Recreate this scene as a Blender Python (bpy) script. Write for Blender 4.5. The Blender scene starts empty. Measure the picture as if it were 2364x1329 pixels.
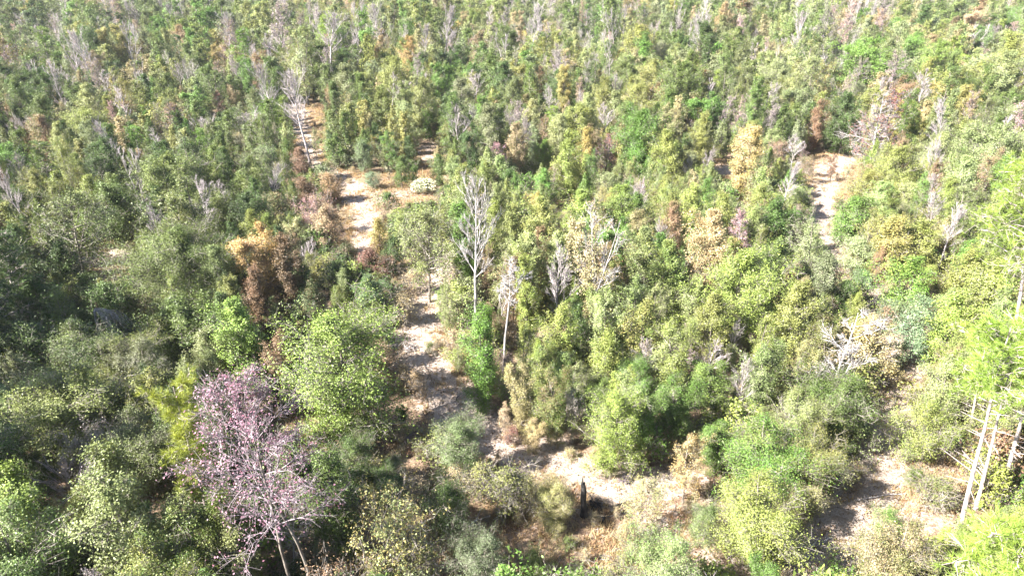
import bpy, math, random
import numpy as np
from mathutils import Vector, Matrix

SC = bpy.context.scene
COL = SC.collection

# ---------------------------------------------------------------- camera
H = 28.0
PITCH = math.radians(25.8)
F = 1600.0
CX, CY = 1182.0, 664.5
cam_d = bpy.data.cameras.new('camera')
cam = bpy.data.objects.new('camera', cam_d); COL.objects.link(cam)
cam.location = (0, 0, H)
cam.rotation_euler = (math.pi / 2 - PITCH, 0, 0)
cam_d.sensor_width = 36.0
cam_d.lens = 36.0 * F / 2364.0
cam_d.clip_start = 0.3
cam_d.clip_end = 6000
SC.camera = cam

# ---------------------------------------------------------------- light
SUN_EL, SUN_LEFT = math.radians(39), math.radians(114)
sv = Vector((-math.sin(SUN_LEFT) * math.cos(SUN_EL), math.cos(SUN_LEFT) * math.cos(SUN_EL), math.sin(SUN_EL)))
sun_d = bpy.data.lights.new('sun', 'SUN'); sun_d.energy = 5.0; sun_d.angle = math.radians(0.53)
sun_d.color = (1.0, 0.95, 0.88)
sun = bpy.data.objects.new('sun', sun_d); COL.objects.link(sun)
sun.rotation_euler = sv.to_track_quat('Z', 'Y').to_euler()
sun.location = (0, 0, 80)
W = bpy.data.worlds.new('World'); SC.world = W; W.use_nodes = True
nt = W.node_tree; bg = nt.nodes['Background']
sky = nt.nodes.new('ShaderNodeTexSky'); sky.sky_type = 'NISHITA'; sky.sun_disc = False
sky.sun_elevation = SUN_EL; sky.sun_rotation = math.atan2(sv.x, sv.y)
nt.links.new(sky.outputs[0], bg.inputs[0]); bg.inputs[1].default_value = 0.05
SC.view_settings.view_transform = 'Standard'; SC.view_settings.look = 'None'
SC.view_settings.gamma = 1.0; SC.view_settings.use_curve_mapping = False
SC.view_settings.exposure = 2.6
SC.render.engine = 'CYCLES'
SC.cycles.max_bounces = 6; SC.cycles.diffuse_bounces = 2; SC.cycles.glossy_bounces = 1
SC.cycles.transmission_bounces = 3; SC.cycles.volume_bounces = 0; SC.cycles.transparent_max_bounces = 2
SC.cycles.use_denoising = True; SC.cycles.denoiser = 'OPENIMAGEDENOISE'
SC.cycles.denoising_input_passes = 'RGB_ALBEDO_NORMAL'; SC.cycles.denoising_prefilter = 'ACCURATE'
SC.cycles.caustics_reflective = False; SC.cycles.caustics_refractive = False

# ---------------------------------------------------------------- geometry of the view
_c, _s = math.cos(PITCH), math.sin(PITCH)
def at(x, y):
    """photo pixel -> point on the level ground"""
    u = (x - CX) / F; v = -(y - CY) / F
    dx, dy, dz = u, _c + v * _s, -_s + v * _c
    t = H / -dz
    return dx * t, dy * t
def proj(X, Y, Z):
    d = Y * _c - (Z - H) * _s
    v = (Y * _s + (Z - H) * _c) / d
    return CX + F * X / d, CY - F * v
def height_for(X, Y, ytop):
    v = -(ytop - CY) / F
    dy, dz = _c + v * _s, -_s + v * _c
    return H + dz * Y / dy
def ground_z(x, y):
    x = np.asarray(x, float); y = np.asarray(y, float)
    return (0.30 * np.sin(x * 0.11 + 1.3) * np.cos(y * 0.09) + 0.16 * np.sin(x * 0.31 + y * 0.23)
            + 0.06 * np.sin(x * 0.9 - y * 0.7) + 0.04 * np.sin(x * 1.7 + y * 1.9))

# ---------------------------------------------------------------- materials
def new_mat(name):
    m = bpy.data.materials.new(name); m.use_nodes = True
    m.node_tree.nodes.clear()
    return m, m.node_tree.nodes, m.node_tree.links
def mixc(N, L, blend, fac, a, b):
    n = N.new('ShaderNodeMix'); n.data_type = 'RGBA'; n.blend_type = blend
    for sock, v in ((n.inputs[0], fac), (n.inputs[6], a), (n.inputs[7], b)):
        if hasattr(v, 'is_output'): L.new(v, sock)
        elif isinstance(v, (int, float)): sock.default_value = v
        else: sock.default_value = (*v, 1)
    return n.outputs[2]
def mathn(N, L, op, a, b=None, c=None, clamp=False):
    n = N.new('ShaderNodeMath'); n.operation = op; n.use_clamp = clamp
    for i, v in enumerate((a, b, c)):
        if v is None: continue
        if hasattr(v, 'is_output'): L.new(v, n.inputs[i])
        else: n.inputs[i].default_value = v
    return n.outputs[0]
def leaf_material(name, rough=0.5, spec=0.35, trans=0.2):
    m, N, L = new_mat(name)
    out = N.new('ShaderNodeOutputMaterial')
    ta = N.new('ShaderNodeAttribute'); ta.attribute_type = 'INSTANCER'; ta.attribute_name = 'tint'
    tb = N.new('ShaderNodeAttribute'); tb.attribute_type = 'INSTANCER'; tb.attribute_name = 'tint_b'
    lv = N.new('ShaderNodeAttribute'); lv.attribute_type = 'GEOMETRY'; lv.attribute_name = 'leaf_var'
    sp = N.new('ShaderNodeSeparateXYZ'); L.new(lv.outputs['Vector'], sp.inputs[0])
    c = mixc(N, L, 'MIX', sp.outputs[1], ta.outputs['Color'], tb.outputs['Color'])
    g = N.new('ShaderNodeCombineXYZ')
    for i in range(3): L.new(sp.outputs[0], g.inputs[i])
    c = mixc(N, L, 'MULTIPLY', 1.0, c, g.outputs[0])
    p = N.new('ShaderNodeBsdfPrincipled'); L.new(c, p.inputs['Base Color'])
    p.inputs['Roughness'].default_value = rough; p.inputs['Specular IOR Level'].default_value = spec
    t = N.new('ShaderNodeBsdfTranslucent')
    cw = mixc(N, L, 'MULTIPLY', 1.0, c, (1.15, 1.1, 0.6)); L.new(cw, t.inputs['Color'])
    mx = N.new('ShaderNodeMixShader'); mx.inputs[0].default_value = trans
    L.new(p.outputs[0], mx.inputs[1]); L.new(t.outputs[0], mx.inputs[2]); L.new(mx.outputs[0], out.inputs[0])
    return m
def bark_material(name, a, b, scale=6.0, bump=0.4):
    m, N, L = new_mat(name)
    out = N.new('ShaderNodeOutputMaterial'); p = N.new('ShaderNodeBsdfPrincipled')
    tc = N.new('ShaderNodeTexCoord'); mp = N.new('ShaderNodeMapping'); mp.inputs['Scale'].default_value = (1, 1, 0.35)
    L.new(tc.outputs['Object'], mp.inputs[0])
    nz = N.new('ShaderNodeTexNoise'); nz.inputs['Scale'].default_value = scale; nz.inputs['Detail'].default_value = 5
    L.new(mp.outputs[0], nz.inputs[0])
    r = N.new('ShaderNodeValToRGB'); r.color_ramp.elements[0].position = 0.36; r.color_ramp.elements[1].position = 0.62
    r.color_ramp.elements[0].color = (*a, 1); r.color_ramp.elements[1].color = (*b, 1)
    L.new(nz.outputs[0], r.inputs[0]); L.new(r.outputs[0], p.inputs['Base Color'])
    p.inputs['Roughness'].default_value = 0.85
    bp = N.new('ShaderNodeBump'); bp.inputs['Strength'].default_value = bump; bp.inputs['Distance'].default_value = 0.04
    L.new(nz.outputs[0], bp.inputs['Height']); L.new(bp.outputs[0], p.inputs['Normal'])
    L.new(p.outputs[0], out.inputs[0])
    return m
M_LEAF = leaf_material('leaf')
M_NEEDLE = leaf_material('pine_needle', rough=0.5, spec=0.3, trans=0.15)
M_BARK = bark_material('grey_brown_bark', (0.07, 0.055, 0.045), (0.24, 0.21, 0.18))
M_TWIG = bark_material('leafy_twig_bark', (0.12, 0.10, 0.085), (0.31, 0.28, 0.25), 1.5, 0.0)
M_DEAD = bark_material('dull_dead_bark', (0.22, 0.19, 0.19), (0.44, 0.395, 0.40), 3.0, 0.2)
M_PALE = bark_material('pale_dead_bark', (0.21, 0.195, 0.19), (0.45, 0.42, 0.415))
M_LILAC = bark_material('lilac_grey_bark', (0.15, 0.12, 0.13), (0.33, 0.275, 0.30))
M_DARK = bark_material('dark_trunk_bark', (0.03, 0.026, 0.024), (0.12, 0.10, 0.09))
M_PINEB = bark_material('pine_bark', (0.20, 0.155, 0.145), (0.48, 0.42, 0.40), 9.0, 0.7)
M_BURNT = bark_material('charred_wood', (0.012, 0.011, 0.011), (0.06, 0.055, 0.055))
M_STRAW = leaf_material('dry_grass_blade', rough=0.6, spec=0.2, trans=0.25)

# ground
m, N, L = new_mat('ground_soil_and_litter'); M_GROUND = m
out = N.new('ShaderNodeOutputMaterial'); p = N.new('ShaderNodeBsdfPrincipled')
geo = N.new('ShaderNodeNewGeometry')
def noise(scale, detail=4, rough=0.55):
    n = N.new('ShaderNodeTexNoise'); n.inputs['Scale'].default_value = scale
    n.inputs['Detail'].default_value = detail; n.inputs['Roughness'].default_value = rough
    L.new(geo.outputs['Position'], n.inputs[0]); return n.outputs[0]
def ramp(f, a, b, c0, c1):
    r = N.new('ShaderNodeValToRGB'); r.color_ramp.elements[0].position = a; r.color_ramp.elements[1].position = b
    r.color_ramp.elements[0].color = (*c0, 1); r.color_ramp.elements[1].color = (*c1, 1)
    L.new(f, r.inputs[0]); return r.outputs[0]
sa = N.new('ShaderNodeAttribute'); sa.attribute_name = 'sand'
n1, n2, n3, n4 = noise(0.35), noise(2.2, 6, 0.65), noise(9.0, 5, 0.7), noise(28.0, 3, 0.7)
litter = mixc(N, L, 'MIX', ramp(n2, 0.4, 0.6, (0, 0, 0), (1, 1, 1)), (0.135, 0.082, 0.05), (0.30, 0.215, 0.13))
litter = mixc(N, L, 'MIX', ramp(n1, 0.45, 0.62, (0, 0, 0), (.8, .8, .8)), litter, (0.34, 0.235, 0.165))
litter = mixc(N, L, 'MIX', ramp(n3, 0.50, 0.60, (0, 0, 0), (.85, .85, .85)), litter, (0.075, 0.045, 0.032))
litter = mixc(N, L, 'MIX', ramp(n4, 0.55, 0.63, (0, 0, 0), (.6, .6, .6)), litter, (0.40, 0.31, 0.22))
green = ramp(noise(1.1, 5, .6), 0.56, 0.66, (0, 0, 0), (.65, .65, .65))
litter = mixc(N, L, 'MIX', green, litter, (0.085, 0.10, 0.035))
sandc = mixc(N, L, 'MIX', ramp(n3, 0.35, 0.65, (0, 0, 0), (1, 1, 1)), (0.34, 0.25, 0.19), (0.56, 0.48, 0.42))
sandc = mixc(N, L, 'MIX', ramp(n4, 0.54, 0.62, (0, 0, 0), (.75, .75, .75)), sandc, (0.17, 0.11, 0.075))
sandc = mixc(N, L, 'MIX', ramp(n2, 0.52, 0.64, (0, 0, 0), (.6, .6, .6)), sandc, (0.24, 0.165, 0.115))
f = mathn(N, L, 'ADD', sa.outputs['Fac'], mathn(N, L, 'MULTIPLY', mathn(N, L, 'SUBTRACT', n2, 0.5), 2.5))
f = mathn(N, L, 'ADD', f, mathn(N, L, 'MULTIPLY', mathn(N, L, 'SUBTRACT', n4, 0.5), 0.7))
f = mathn(N, L, 'MULTIPLY', mathn(N, L, 'SUBTRACT', f, 0.38), 5.0, clamp=True)
L.new(mixc(N, L, 'MIX', f, litter, sandc), p.inputs['Base Color'])
p.inputs['Roughness'].default_value = 0.95
bp = N.new('ShaderNodeBump'); bp.inputs['Strength'].default_value = 0.8; bp.inputs['Distance'].default_value = 0.2
L.new(mathn(N, L, 'ADD', n3, mathn(N, L, 'MULTIPLY', n2, 1.5)), bp.inputs['Height']); L.new(bp.outputs[0], p.inputs['Normal'])
L.new(p.outputs[0], out.inputs[0])

# ---------------------------------------------------------------- mesh helpers
def mesh_quads(name, V, Q, mats, mat_idx=None, leaf_var=None, smooth=False):
    """V (n,3), Q (m,3|4) as one mesh"""
    me = bpy.data.meshes.new(name)
    V = np.ascontiguousarray(V, dtype=np.float32); Q = np.ascontiguousarray(Q, dtype=np.int32)
    k = Q.shape[1] if len(Q) else 4
    me.vertices.add(len(V)); me.vertices.foreach_set('co', V.ravel())
    me.loops.add(Q.size); me.loops.foreach_set('vertex_index', Q.ravel())
    me.polygons.add(len(Q)); me.polygons.foreach_set('loop_start', np.arange(len(Q), dtype=np.int32) * k)
    if mat_idx is not None: me.polygons.foreach_set('material_index', np.ascontiguousarray(mat_idx, dtype=np.int32))
    if smooth: me.polygons.foreach_set('use_smooth', np.ones(len(Q), dtype=bool))
    for mm in mats: me.materials.append(mm)
    if leaf_var is not None:
        a = me.attributes.new('leaf_var', 'FLOAT_VECTOR', 'POINT')
        a.data.foreach_set('vector', np.ascontiguousarray(leaf_var, dtype=np.float32).ravel())
    me.update()
    return me
def nrm(a): return a / np.maximum(np.linalg.norm(a, axis=-1, keepdims=True), 1e-9)
def prisms(S, k):
    """S (n,8): p0 p1 r0 r1 -> verts, quads"""
    S = np.asarray(S, float).reshape(-1, 8)
    P0, P1, R0, R1 = S[:, :3], S[:, 3:6], S[:, 6], S[:, 7]
    d = nrm(P1 - P0)
    ref = np.where(np.abs(d[:, 2:3]) > 0.6, np.array([[1., 0, 0]]), np.array([[0, 0, 1.]]))
    a = nrm(np.cross(d, ref)); b = np.cross(d, a)
    th = np.arange(k) * 2 * math.pi / k
    ring = a[:, None] * np.cos(th)[None, :, None] + b[:, None] * np.sin(th)[None, :, None]
    V = np.stack([P0[:, None] + ring * R0[:, None, None], P1[:, None] + ring * R1[:, None, None]], 1).reshape(-1, 3)
    base = (np.arange(len(S)) * 2 * k)[:, None]
    i = np.arange(k); j = (i + 1) % k
    Q = np.stack([base + i, base + j, base + k + j, base + k + i], -1).reshape(-1, 4)
    return V, Q
def leaf_quads(C, rng, size, up=0.5, asp=0.55, outward=None, tri=False):
    """diamond leaves at C (n,3)"""
    n = len(C)
    nv = rng.normal(size=(n, 3)) * (1.0 if outward is None else .62) + np.array([0, 0, up])
    if outward is not None: nv = nv + outward
    nv = nrm(nv)
    t = nrm(np.cross(nv, rng.normal(size=(n, 3)))); b = np.cross(nv, t)
    s = (size * (0.6 + 0.8 * rng.random(n)))[:, None]
    if tri:
        s = s * 1.12
        V = np.stack([C - t * s * .5 - b * s * asp * .55, C - t * s * .5 + b * s * asp * .55, C + t * s * .55], 1)
        return V.reshape(-1, 3), np.arange(n * 3).reshape(n, 3)
    V = np.stack([C - t * s * .5, C + b * s * asp * .5 + nv * s * .06, C + t * s * .5, C - b * s * asp * .5 + nv * s * .06], 1)
    Q = np.arange(n * 4).reshape(n, 4)
    return V.reshape(-1, 3), Q
def needle_tris(C, D, rng, length, width, n_each):
    """starbursts of needles at C around direction D"""
    n = len(C) * n_each
    C = np.repeat(C, n_each, 0); D = np.repeat(D, n_each, 0)
    d = nrm(D * 0.7 + rng.normal(size=(n, 3)) * 0.6 + np.array([0, 0, .3]))
    t = nrm(np.cross(d, rng.normal(size=(n, 3)))) * (width * .5)
    ln = (length * (.7 + .5 * rng.random(n)))[:, None]
    st = C + d * 0.02
    V = np.stack([st - t, st + t, C + d * ln], 1)
    return V.reshape(-1, 3), np.arange(n * 3).reshape(n, 3)

def polyseg(P, R):
    P = np.asarray(P); R = np.asarray(R)
    return np.concatenate([P[:-1], P[1:], R[:-1, None], R[1:, None]], 1)

class Tree:
    """trunk segments, limbs: list of (limb_segs, twig_segs, leaf points, clump values)"""
    def __init__(s): s.trunk = None; s.limbs = []

def grow(seed, h, w, low=0.08, n_limb=40, n_sec=6, n_twig=4, per=9, shape='round', trunk_r=None,
         up=0.55, spread=0.34, bend=0.03, twig_r=0.012, fork=0, taper_top=0.15, lean=0.0, irregular=0.3, tidy=0.0, fork_z=(.15, .4)):
    rng = np.random.default_rng(seed)
    T = Tree()
    r0 = trunk_r or 0.011 * h + 0.03
    nseg = 9
    t = np.linspace(0, 1, nseg + 1)
    wob = np.cumsum(rng.normal(size=(nseg + 1, 2)) * bend * h / 3, 0); wob -= wob[0]
    P = np.stack([wob[:, 0] * t + lean * h * t, wob[:, 1] * t, t * h * 0.96], 1)
    R = r0 * (1 - t * (1 - taper_top)) * np.where(t < 0.05, 1.35, 1)
    segs = [polyseg(P, R)]
    axes = [(P, R)]
    for k in range(fork):
        z = rng.uniform(*fork_z); p = np.array([np.interp(z, t, P[:, i]) for i in range(3)])
        a = rng.uniform(0, 2 * math.pi); L_ = h * rng.uniform(.5, .7)
        q = np.linspace(0, 1, 7)[:, None]
        d = np.array([math.cos(a) * .4, math.sin(a) * .4, 1.])
        PP = p + q * d * L_ * .8 + q ** 2 * np.array([0, 0, .1 * L_]) + rng.normal(size=(7, 3)) * .05 * (q > 0)
        PP[:, 2] = np.minimum(PP[:, 2], h * .98)
        RR = r0 * .65 * (1 - q[:, 0] * .8)
        segs.append(polyseg(PP, RR)); axes.append((PP, RR))
    T.trunk = np.concatenate(segs)
    lobes = rng.uniform(0, 2 * math.pi, 3); amps = rng.uniform(.1, irregular, 3)
    for i in range(n_limb):
        PA, RA = axes[0] if (fork == 0 or rng.random() < .5) else axes[rng.integers(1, len(axes))]
        u = low + (1 - low) * ((i + rng.random()) / n_limb)
        zt = u * h * .95
        tz = np.clip((zt - PA[0, 2]) / max(PA[-1, 2] - PA[0, 2], .1), .02, .98)
        ii = np.linspace(0, 1, len(PA))
        p = np.array([np.interp(tz, ii, PA[:, j]) for j in range(3)]); r = np.interp(tz, ii, RA)
        if shape == 'round': prof = math.sqrt(max(0.06, 1 - ((u - .46) / .58) ** 2))
        elif shape == 'column': prof = (0.62 + .38 * math.sin(u * math.pi)) * min(1, (1.06 - u) * 2.6)
        elif shape == 'cone': prof = 0.12 + 0.95 * (1 - u) ** .8 if u > .15 else .8
        elif shape == 'fan': prof = 0.95 - .55 * u
        elif shape == 'vase': prof = 0.30 + 0.75 * min(1, u * 1.2) * min(1, (1.1 - u) * 3.2)
        else: prof = 1.0
        az = i * 2.399 + rng.normal() * .5
        lump = 1 + sum(a_ * math.sin((k + 1) * az + l + u * 5 * (k + 1)) for k, (a_, l) in enumerate(zip(amps, lobes)))
        Ln = w * .5 * prof * lump * rng.uniform(.72, 1.12)
        Ln = max(Ln, .12 * w)
        e = up * (0.35 + .95 * u) + rng.normal() * .12
        d = np.array([math.cos(az) * math.cos(e), math.sin(az) * math.cos(e), math.sin(e)])
        q = np.linspace(0, 1, 5)[:, None]
        p_end_z = min(p[2] + d[2] * Ln / max(math.cos(e), .35), h)
        ln = Ln / max(math.cos(e), .35)
        zmax = h * rng.uniform(.80, 1.0)
        if p[2] + d[2] * ln > zmax and d[2] > .05: ln = max((zmax - p[2]) / d[2], .10 * h * rng.uniform(.5, 1), .25)
        LP = p + d * ln * q + rng.normal(size=(5, 3)) * (.05 - .025 * tidy) * ln * q
        LP[:, 2] = np.maximum(LP[:, 2], .15 + .1 * rng.random())
        lr = min(r * .55, 0.012 * ln + .012)
        LR = lr * (1 - q[:, 0] * .75)
        lseg = [polyseg(LP, LR)]
        tw = []; lf = []; cv = []
        for s_ in range(n_sec):
            v = .25 + .75 * (s_ + rng.random()) / n_sec
            b0 = np.array([np.interp(v, q[:, 0], LP[:, j]) for j in range(3)])
            dd = nrm(d * (.8 + .3 * tidy) + rng.normal(size=3) * (.65 - .27 * tidy) + np.array([0, 0, .25 * up + .25 * tidy]))
            l2 = ln * spread * rng.uniform(.6, 1.2) * (1.15 - v * .5) + .12
            b1 = b0 + dd * l2; b1[2] = max(b1[2], .1)
            bm = (b0 + b1) / 2 + rng.normal(size=3) * .07 * l2
            tw.append(polyseg(np.array([b0, bm, b1]), np.array([twig_r * 1.7, twig_r * 1.2, twig_r * .7])))
            clump = rng.random()
            for k in range(n_twig):
                x = rng.uniform(.3, 1)
                c0 = b0 + (b1 - b0) * x
                dk = nrm(dd * (.7 + .5 * tidy) + rng.normal(size=3) * (.8 - .4 * tidy) + np.array([0, 0, .3 * up]))
                l3 = l2 * rng.uniform(.35, .7) + .08
                c1 = c0 + dk * l3; c1[2] = max(c1[2], .08)
                tw.append(np.array([[*c0, *c1, twig_r, twig_r * .45]]))
                if per:
                    m_ = rng.poisson(per)
                    if m_:
                        g = rng.random((m_, 1))
                        pts = c0 + (c1 - c0) * (g * 1.1) + rng.normal(size=(m_, 3)) * (.10 + .16 * l3)
                        lf.append(pts); cv.append(np.full(m_, clump))
        lf = np.concatenate(lf) if lf else np.zeros((0, 3)); cv = np.concatenate(cv) if len(lf) else np.zeros(0)
        if len(lf): lf[:, 2] = np.maximum(lf[:, 2], 0.04)
        T.limbs.append((np.concatenate(lseg), np.concatenate(tw), lf, cv, d))
    T.h, T.w, T.seed = h, w, seed
    return T

def leaf_vars(rng, cv, C, h, w, nv):
    n = len(C)
    low = np.sin(C[:, 0] * 1.1 + C[:, 2] * .8) * np.sin(C[:, 1] * 1.3 - C[:, 2] * .5)
    b = np.clip(.32 + .30 * (cv - .5) * 2 * .8 + .28 * low + rng.normal(size=n) * .22, 0, 1)
    br = np.clip(rng.normal(1.0, .24, n) + .18 * (cv - .5), .35, 1.7)
    v = np.stack([br, b, rng.random(n)], 1)
    return np.repeat(v, nv, 0)

def tree_meshes(T, leaf=0.13, leaf_mat=None, trunk_mat=None, twig_mat=None, limb_parts=False, asp=.6, tri=False):
    """-> dict part name -> mesh, or a list of (limb mesh, leaf mesh) when limb_parts"""
    leaf_mat = leaf_mat or M_LEAF; trunk_mat = trunk_mat or M_BARK; twig_mat = twig_mat or M_TWIG
    rng = np.random.default_rng(T.seed + 999)
    tv, tq = prisms(T.trunk, 8)
    out_ = {'trunk': mesh_quads('trunk', tv, tq, [trunk_mat], smooth=True)}
    def wood(limbs):
        a = prisms(np.concatenate([l[0] for l in limbs]), 5)
        tw = np.concatenate([l[1] for l in limbs])
        if tri: tw = tw[rng.random(len(tw)) < .55]
        b = prisms(tw, 3)
        V = np.concatenate([a[0], b[0]]); Q = np.concatenate([a[1], b[1] + len(a[0])])
        return mesh_quads('branches', V, Q, [twig_mat])
    def foliage(limbs):
        C = np.concatenate([l[2] for l in limbs])
        if not len(C): return None
        cv = np.concatenate([l[3] for l in limbs])
        ow = nrm(np.stack([C[:, 0] / T.w, C[:, 1] / T.w, (C[:, 2] / T.h - .42)], 1) + rng.normal(size=(len(C), 3)) * .02) * .85
        V, Q = leaf_quads(C, rng, leaf, up=.3, asp=asp, outward=ow, tri=tri)
        return mesh_quads('foliage', V, Q, [leaf_mat], leaf_var=leaf_vars(rng, cv, C, T.h, T.w, 3 if tri else 4))
    if limb_parts:
        out_['limbs'] = [(wood([l]), foliage([l])) for l in T.limbs]
    else:
        out_['branches'] = wood(T.limbs)
        f_ = foliage(T.limbs)
        if f_: out_['foliage'] = f_
    return out_

def joined(parts, keep=3):
    """one lighter mesh of all the parts, for the far woods"""
    VV, QQ, SZ, MI, LV, mats = [], [], [], [], [], []
    off = 0
    for k, me in parts.items():
        n = len(me.vertices); co = np.empty(n * 3, np.float32); me.vertices.foreach_get('co', co); co = co.reshape(-1, 3)
        s = me.polygons[0].loop_total
        q = np.empty(len(me.loops), np.int32); me.loops.foreach_get('vertex_index', q); q = q.reshape(-1, s)
        lv = np.ones((n, 3), np.float32)
        if 'leaf_var' in me.attributes:
            a = np.empty(n * 3, np.float32); me.attributes['leaf_var'].data.foreach_get('vector', a); lv = a.reshape(-1, 3)
            if len(q) > 3000:      # every third leaf, larger
                idx_ = q[::keep].ravel(); co = co[idx_].reshape(-1, s, 3); ctr = co.mean(1, keepdims=True)
                co = (ctr + (co - ctr) * 1.62).reshape(-1, 3); lv = lv[idx_]; n = len(co); q = np.arange(n).reshape(-1, s)
        elif k == 'branches' and s == 4 and len(q) > 2000:
            m_ = (len(q) // 3) * 3; q = q[:m_].reshape(-1, 3, 4)[::2].reshape(-1, 4)
            u_, inv_ = np.unique(q, return_inverse=True); co = co[u_]; lv = lv[u_]; n = len(u_); q = inv_.reshape(-1, 4)
        VV.append(co); QQ.append((q + off).ravel()); SZ.append(np.full(len(q), s)); LV.append(lv)
        MI.append(np.full(len(q), len(mats))); mats.append(me.materials[0]); off += n
    me = bpy.data.meshes.new('tree_source')
    V = np.concatenate(VV).astype(np.float32); L_ = np.concatenate(QQ).astype(np.int32); S = np.concatenate(SZ)
    me.vertices.add(len(V)); me.vertices.foreach_set('co', V.ravel())
    me.loops.add(len(L_)); me.loops.foreach_set('vertex_index', L_)
    me.polygons.add(len(S)); me.polygons.foreach_set('loop_start', np.concatenate([[0], np.cumsum(S)[:-1]]).astype(np.int32))
    me.polygons.foreach_set('material_index', np.concatenate(MI).astype(np.int32))
    for mm in mats: me.materials.append(mm)
    a = me.attributes.new('leaf_var', 'FLOAT_VECTOR', 'POINT'); a.data.foreach_set('vector', np.concatenate(LV).astype(np.float32).ravel())
    me.update()
    return me

# ---------------------------------------------------------------- colours of leaves (linear)
C = dict(
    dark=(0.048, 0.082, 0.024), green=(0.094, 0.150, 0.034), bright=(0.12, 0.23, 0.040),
    olive=(0.138, 0.165, 0.048), yellow=(0.245, 0.255, 0.075), lime=(0.21, 0.275, 0.060),
    grey=(0.175, 0.20, 0.11), pale=(0.245, 0.29, 0.13), blue=(0.155, 0.215, 0.12),
    gold=(0.36, 0.29, 0.10), tan=(0.38, 0.31, 0.18), orange=(0.38, 0.25, 0.12),
    rust=(0.245, 0.15, 0.095), red=(0.23, 0.105, 0.095), brown=(0.16, 0.11, 0.065),
    pink=(0.36, 0.205, 0.23), mauve=(0.33, 0.25, 0.27), cream=(0.62, 0.60, 0.42),
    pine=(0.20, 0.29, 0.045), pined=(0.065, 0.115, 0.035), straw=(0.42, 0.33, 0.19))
CW = dict(dark='dark green', green='mid green', bright='fresh green', olive='olive green', yellow='yellow green', lime='lime green',
          grey='grey green', pale='pale green', blue='bluish green', gold='golden yellow', tan='tan leaved', orange='orange leaved',
          rust='rust brown', red='dark red', brown='dull brown', pink='pink leaved', mauve='mauve tinted', cream='cream flowered',
          pine='bright green', pined='dark needled', straw='straw coloured')

# ---------------------------------------------------------------- library of shapes
LIB = {}
def add_lib(kind, h, w, parts):
    me = parts.get('foliage') if kind not in ('bare', 'pinkish') else None
    me = me or parts.get('needles') or parts['branches']
    co = np.empty(len(me.vertices) * 3, np.float32); me.vertices.foreach_get('co', co); co = co.reshape(-1, 3)
    w_ = 2 * float(np.percentile(np.hypot(co[:, 0], co[:, 1]), 95)); h_ = float(np.percentile(co[:, 2], 99.3))
    LIB.setdefault(kind, []).append((h_, w_, parts))
sd = 10
for (h_, w_, shp, nl, ns, ntw, per, lf) in (
        (12, 4.2, 'column', 74, 6, 5, 12, .120), (12, 6.0, 'round', 84, 7, 5, 13, .125), (9, 6.6, 'round', 80, 8, 5, 13, .115),
        (9, 3.6, 'column', 60, 6, 5, 11.5, .110), (6, 5.6, 'round', 58, 8, 5, 12, .100), (6, 3.2, 'column', 46, 6, 5, 10.5, .095),
        (3.8, 4.2, 'round', 40, 7, 5, 10, .085), (8.5, 9.0, 'round', 130, 10, 7, 14, .082), (13, 3.2, 'column', 78, 6, 5, 11, .120)):
    for k in range(2):
        sd += 1
        T = grow(sd, h_, w_, low=.05, n_limb=nl, n_sec=ns, n_twig=ntw, per=per, shape=shp, fork=1 if k else 0, irregular=.46)
        add_lib('leafy', h_, w_, tree_meshes(T, leaf=lf, tri=True))
for (h_, w_, shp, nl, ns, ntw, per, lf) in ((7.5, 7.5, 'round', 110, 10, 6, 14, .079), (7, 3.6, 'column', 84, 8, 5, 15, .074), (7, 1.9, 'column', 80, 6, 5, 13, .078), (3.6, 3.8, 'round', 52, 8, 5, 13, .068)):
    sd += 1
    T = grow(sd, h_, w_, low=.05, n_limb=nl, n_sec=ns, n_twig=ntw, per=per, shape=shp, fork=1, irregular=.46, twig_r=.008)
    add_lib('near', h_, w_, tree_meshes(T, leaf=lf))
for (h_, w_, shp, nl, ns, ntw, per, lf) in ((11, 4.0, 'column', 54, 7, 6, 4.2, .12), (8.5, 5.6, 'round', 50, 8, 6, 4.2, .11),
                                            (5, 4.8, 'round', 40, 7, 5, 4, .095)):
    for k in range(2):
        sd += 1
        T = grow(sd, h_, w_, low=.14, n_limb=nl, n_sec=ns, n_twig=ntw, per=per, shape=shp, fork=1, irregular=.35, twig_r=.012)
        add_lib('sparse', h_, w_, tree_meshes(T, leaf=lf, twig_mat=M_TWIG, tri=True))
for (h_, w_, shp, low, upv, per) in ((13, 4.4, 'fan', .42, 1.05, .2), (11, 2.6, 'fan', .30, 1.0, .3), (9, 4.6, 'fan', .38, .75, .4), (5, 4.4, 'vase', .12, .8, .3), (13, 2.6, 'column', .5, .8, .4)):
    for k in range(2):
        sd += 1
        T = grow(sd, h_, w_, low=low, n_limb=30, n_sec=7, n_twig=4, per=per, shape=shp, up=upv, irregular=.3, twig_r=.0145, spread=.40, fork=k, tidy=1.0, trunk_r=.012 * h_)
        add_lib('bare', h_, w_, tree_meshes(T, leaf=.12, trunk_mat=M_DEAD, twig_mat=M_DEAD))
for (h_, w_, low) in ((12, 4.4, .35), (9, 4.8, .22)):
    for k in range(2):
        sd += 1
        T = grow(sd, h_, w_, low=low, n_limb=36, n_sec=7, n_twig=5, per=1.9, shape='cone' if k else 'fan', up=.6, irregular=.35, twig_r=.012, spread=.38, tidy=.6)
        add_lib('pinkish', h_, w_, tree_meshes(T, leaf=.14, trunk_mat=M_DARK if k else M_LILAC, twig_mat=M_LILAC))
for k in range(2):
    sd += 1
    T = grow(sd, 2.2, 2.6, low=.1, n_limb=30, n_sec=6, n_twig=5, per=6, shape='round', irregular=.3, trunk_r=.03)
    add_lib('low', 2.2, 2.6, tree_meshes(T, leaf=.085))
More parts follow.
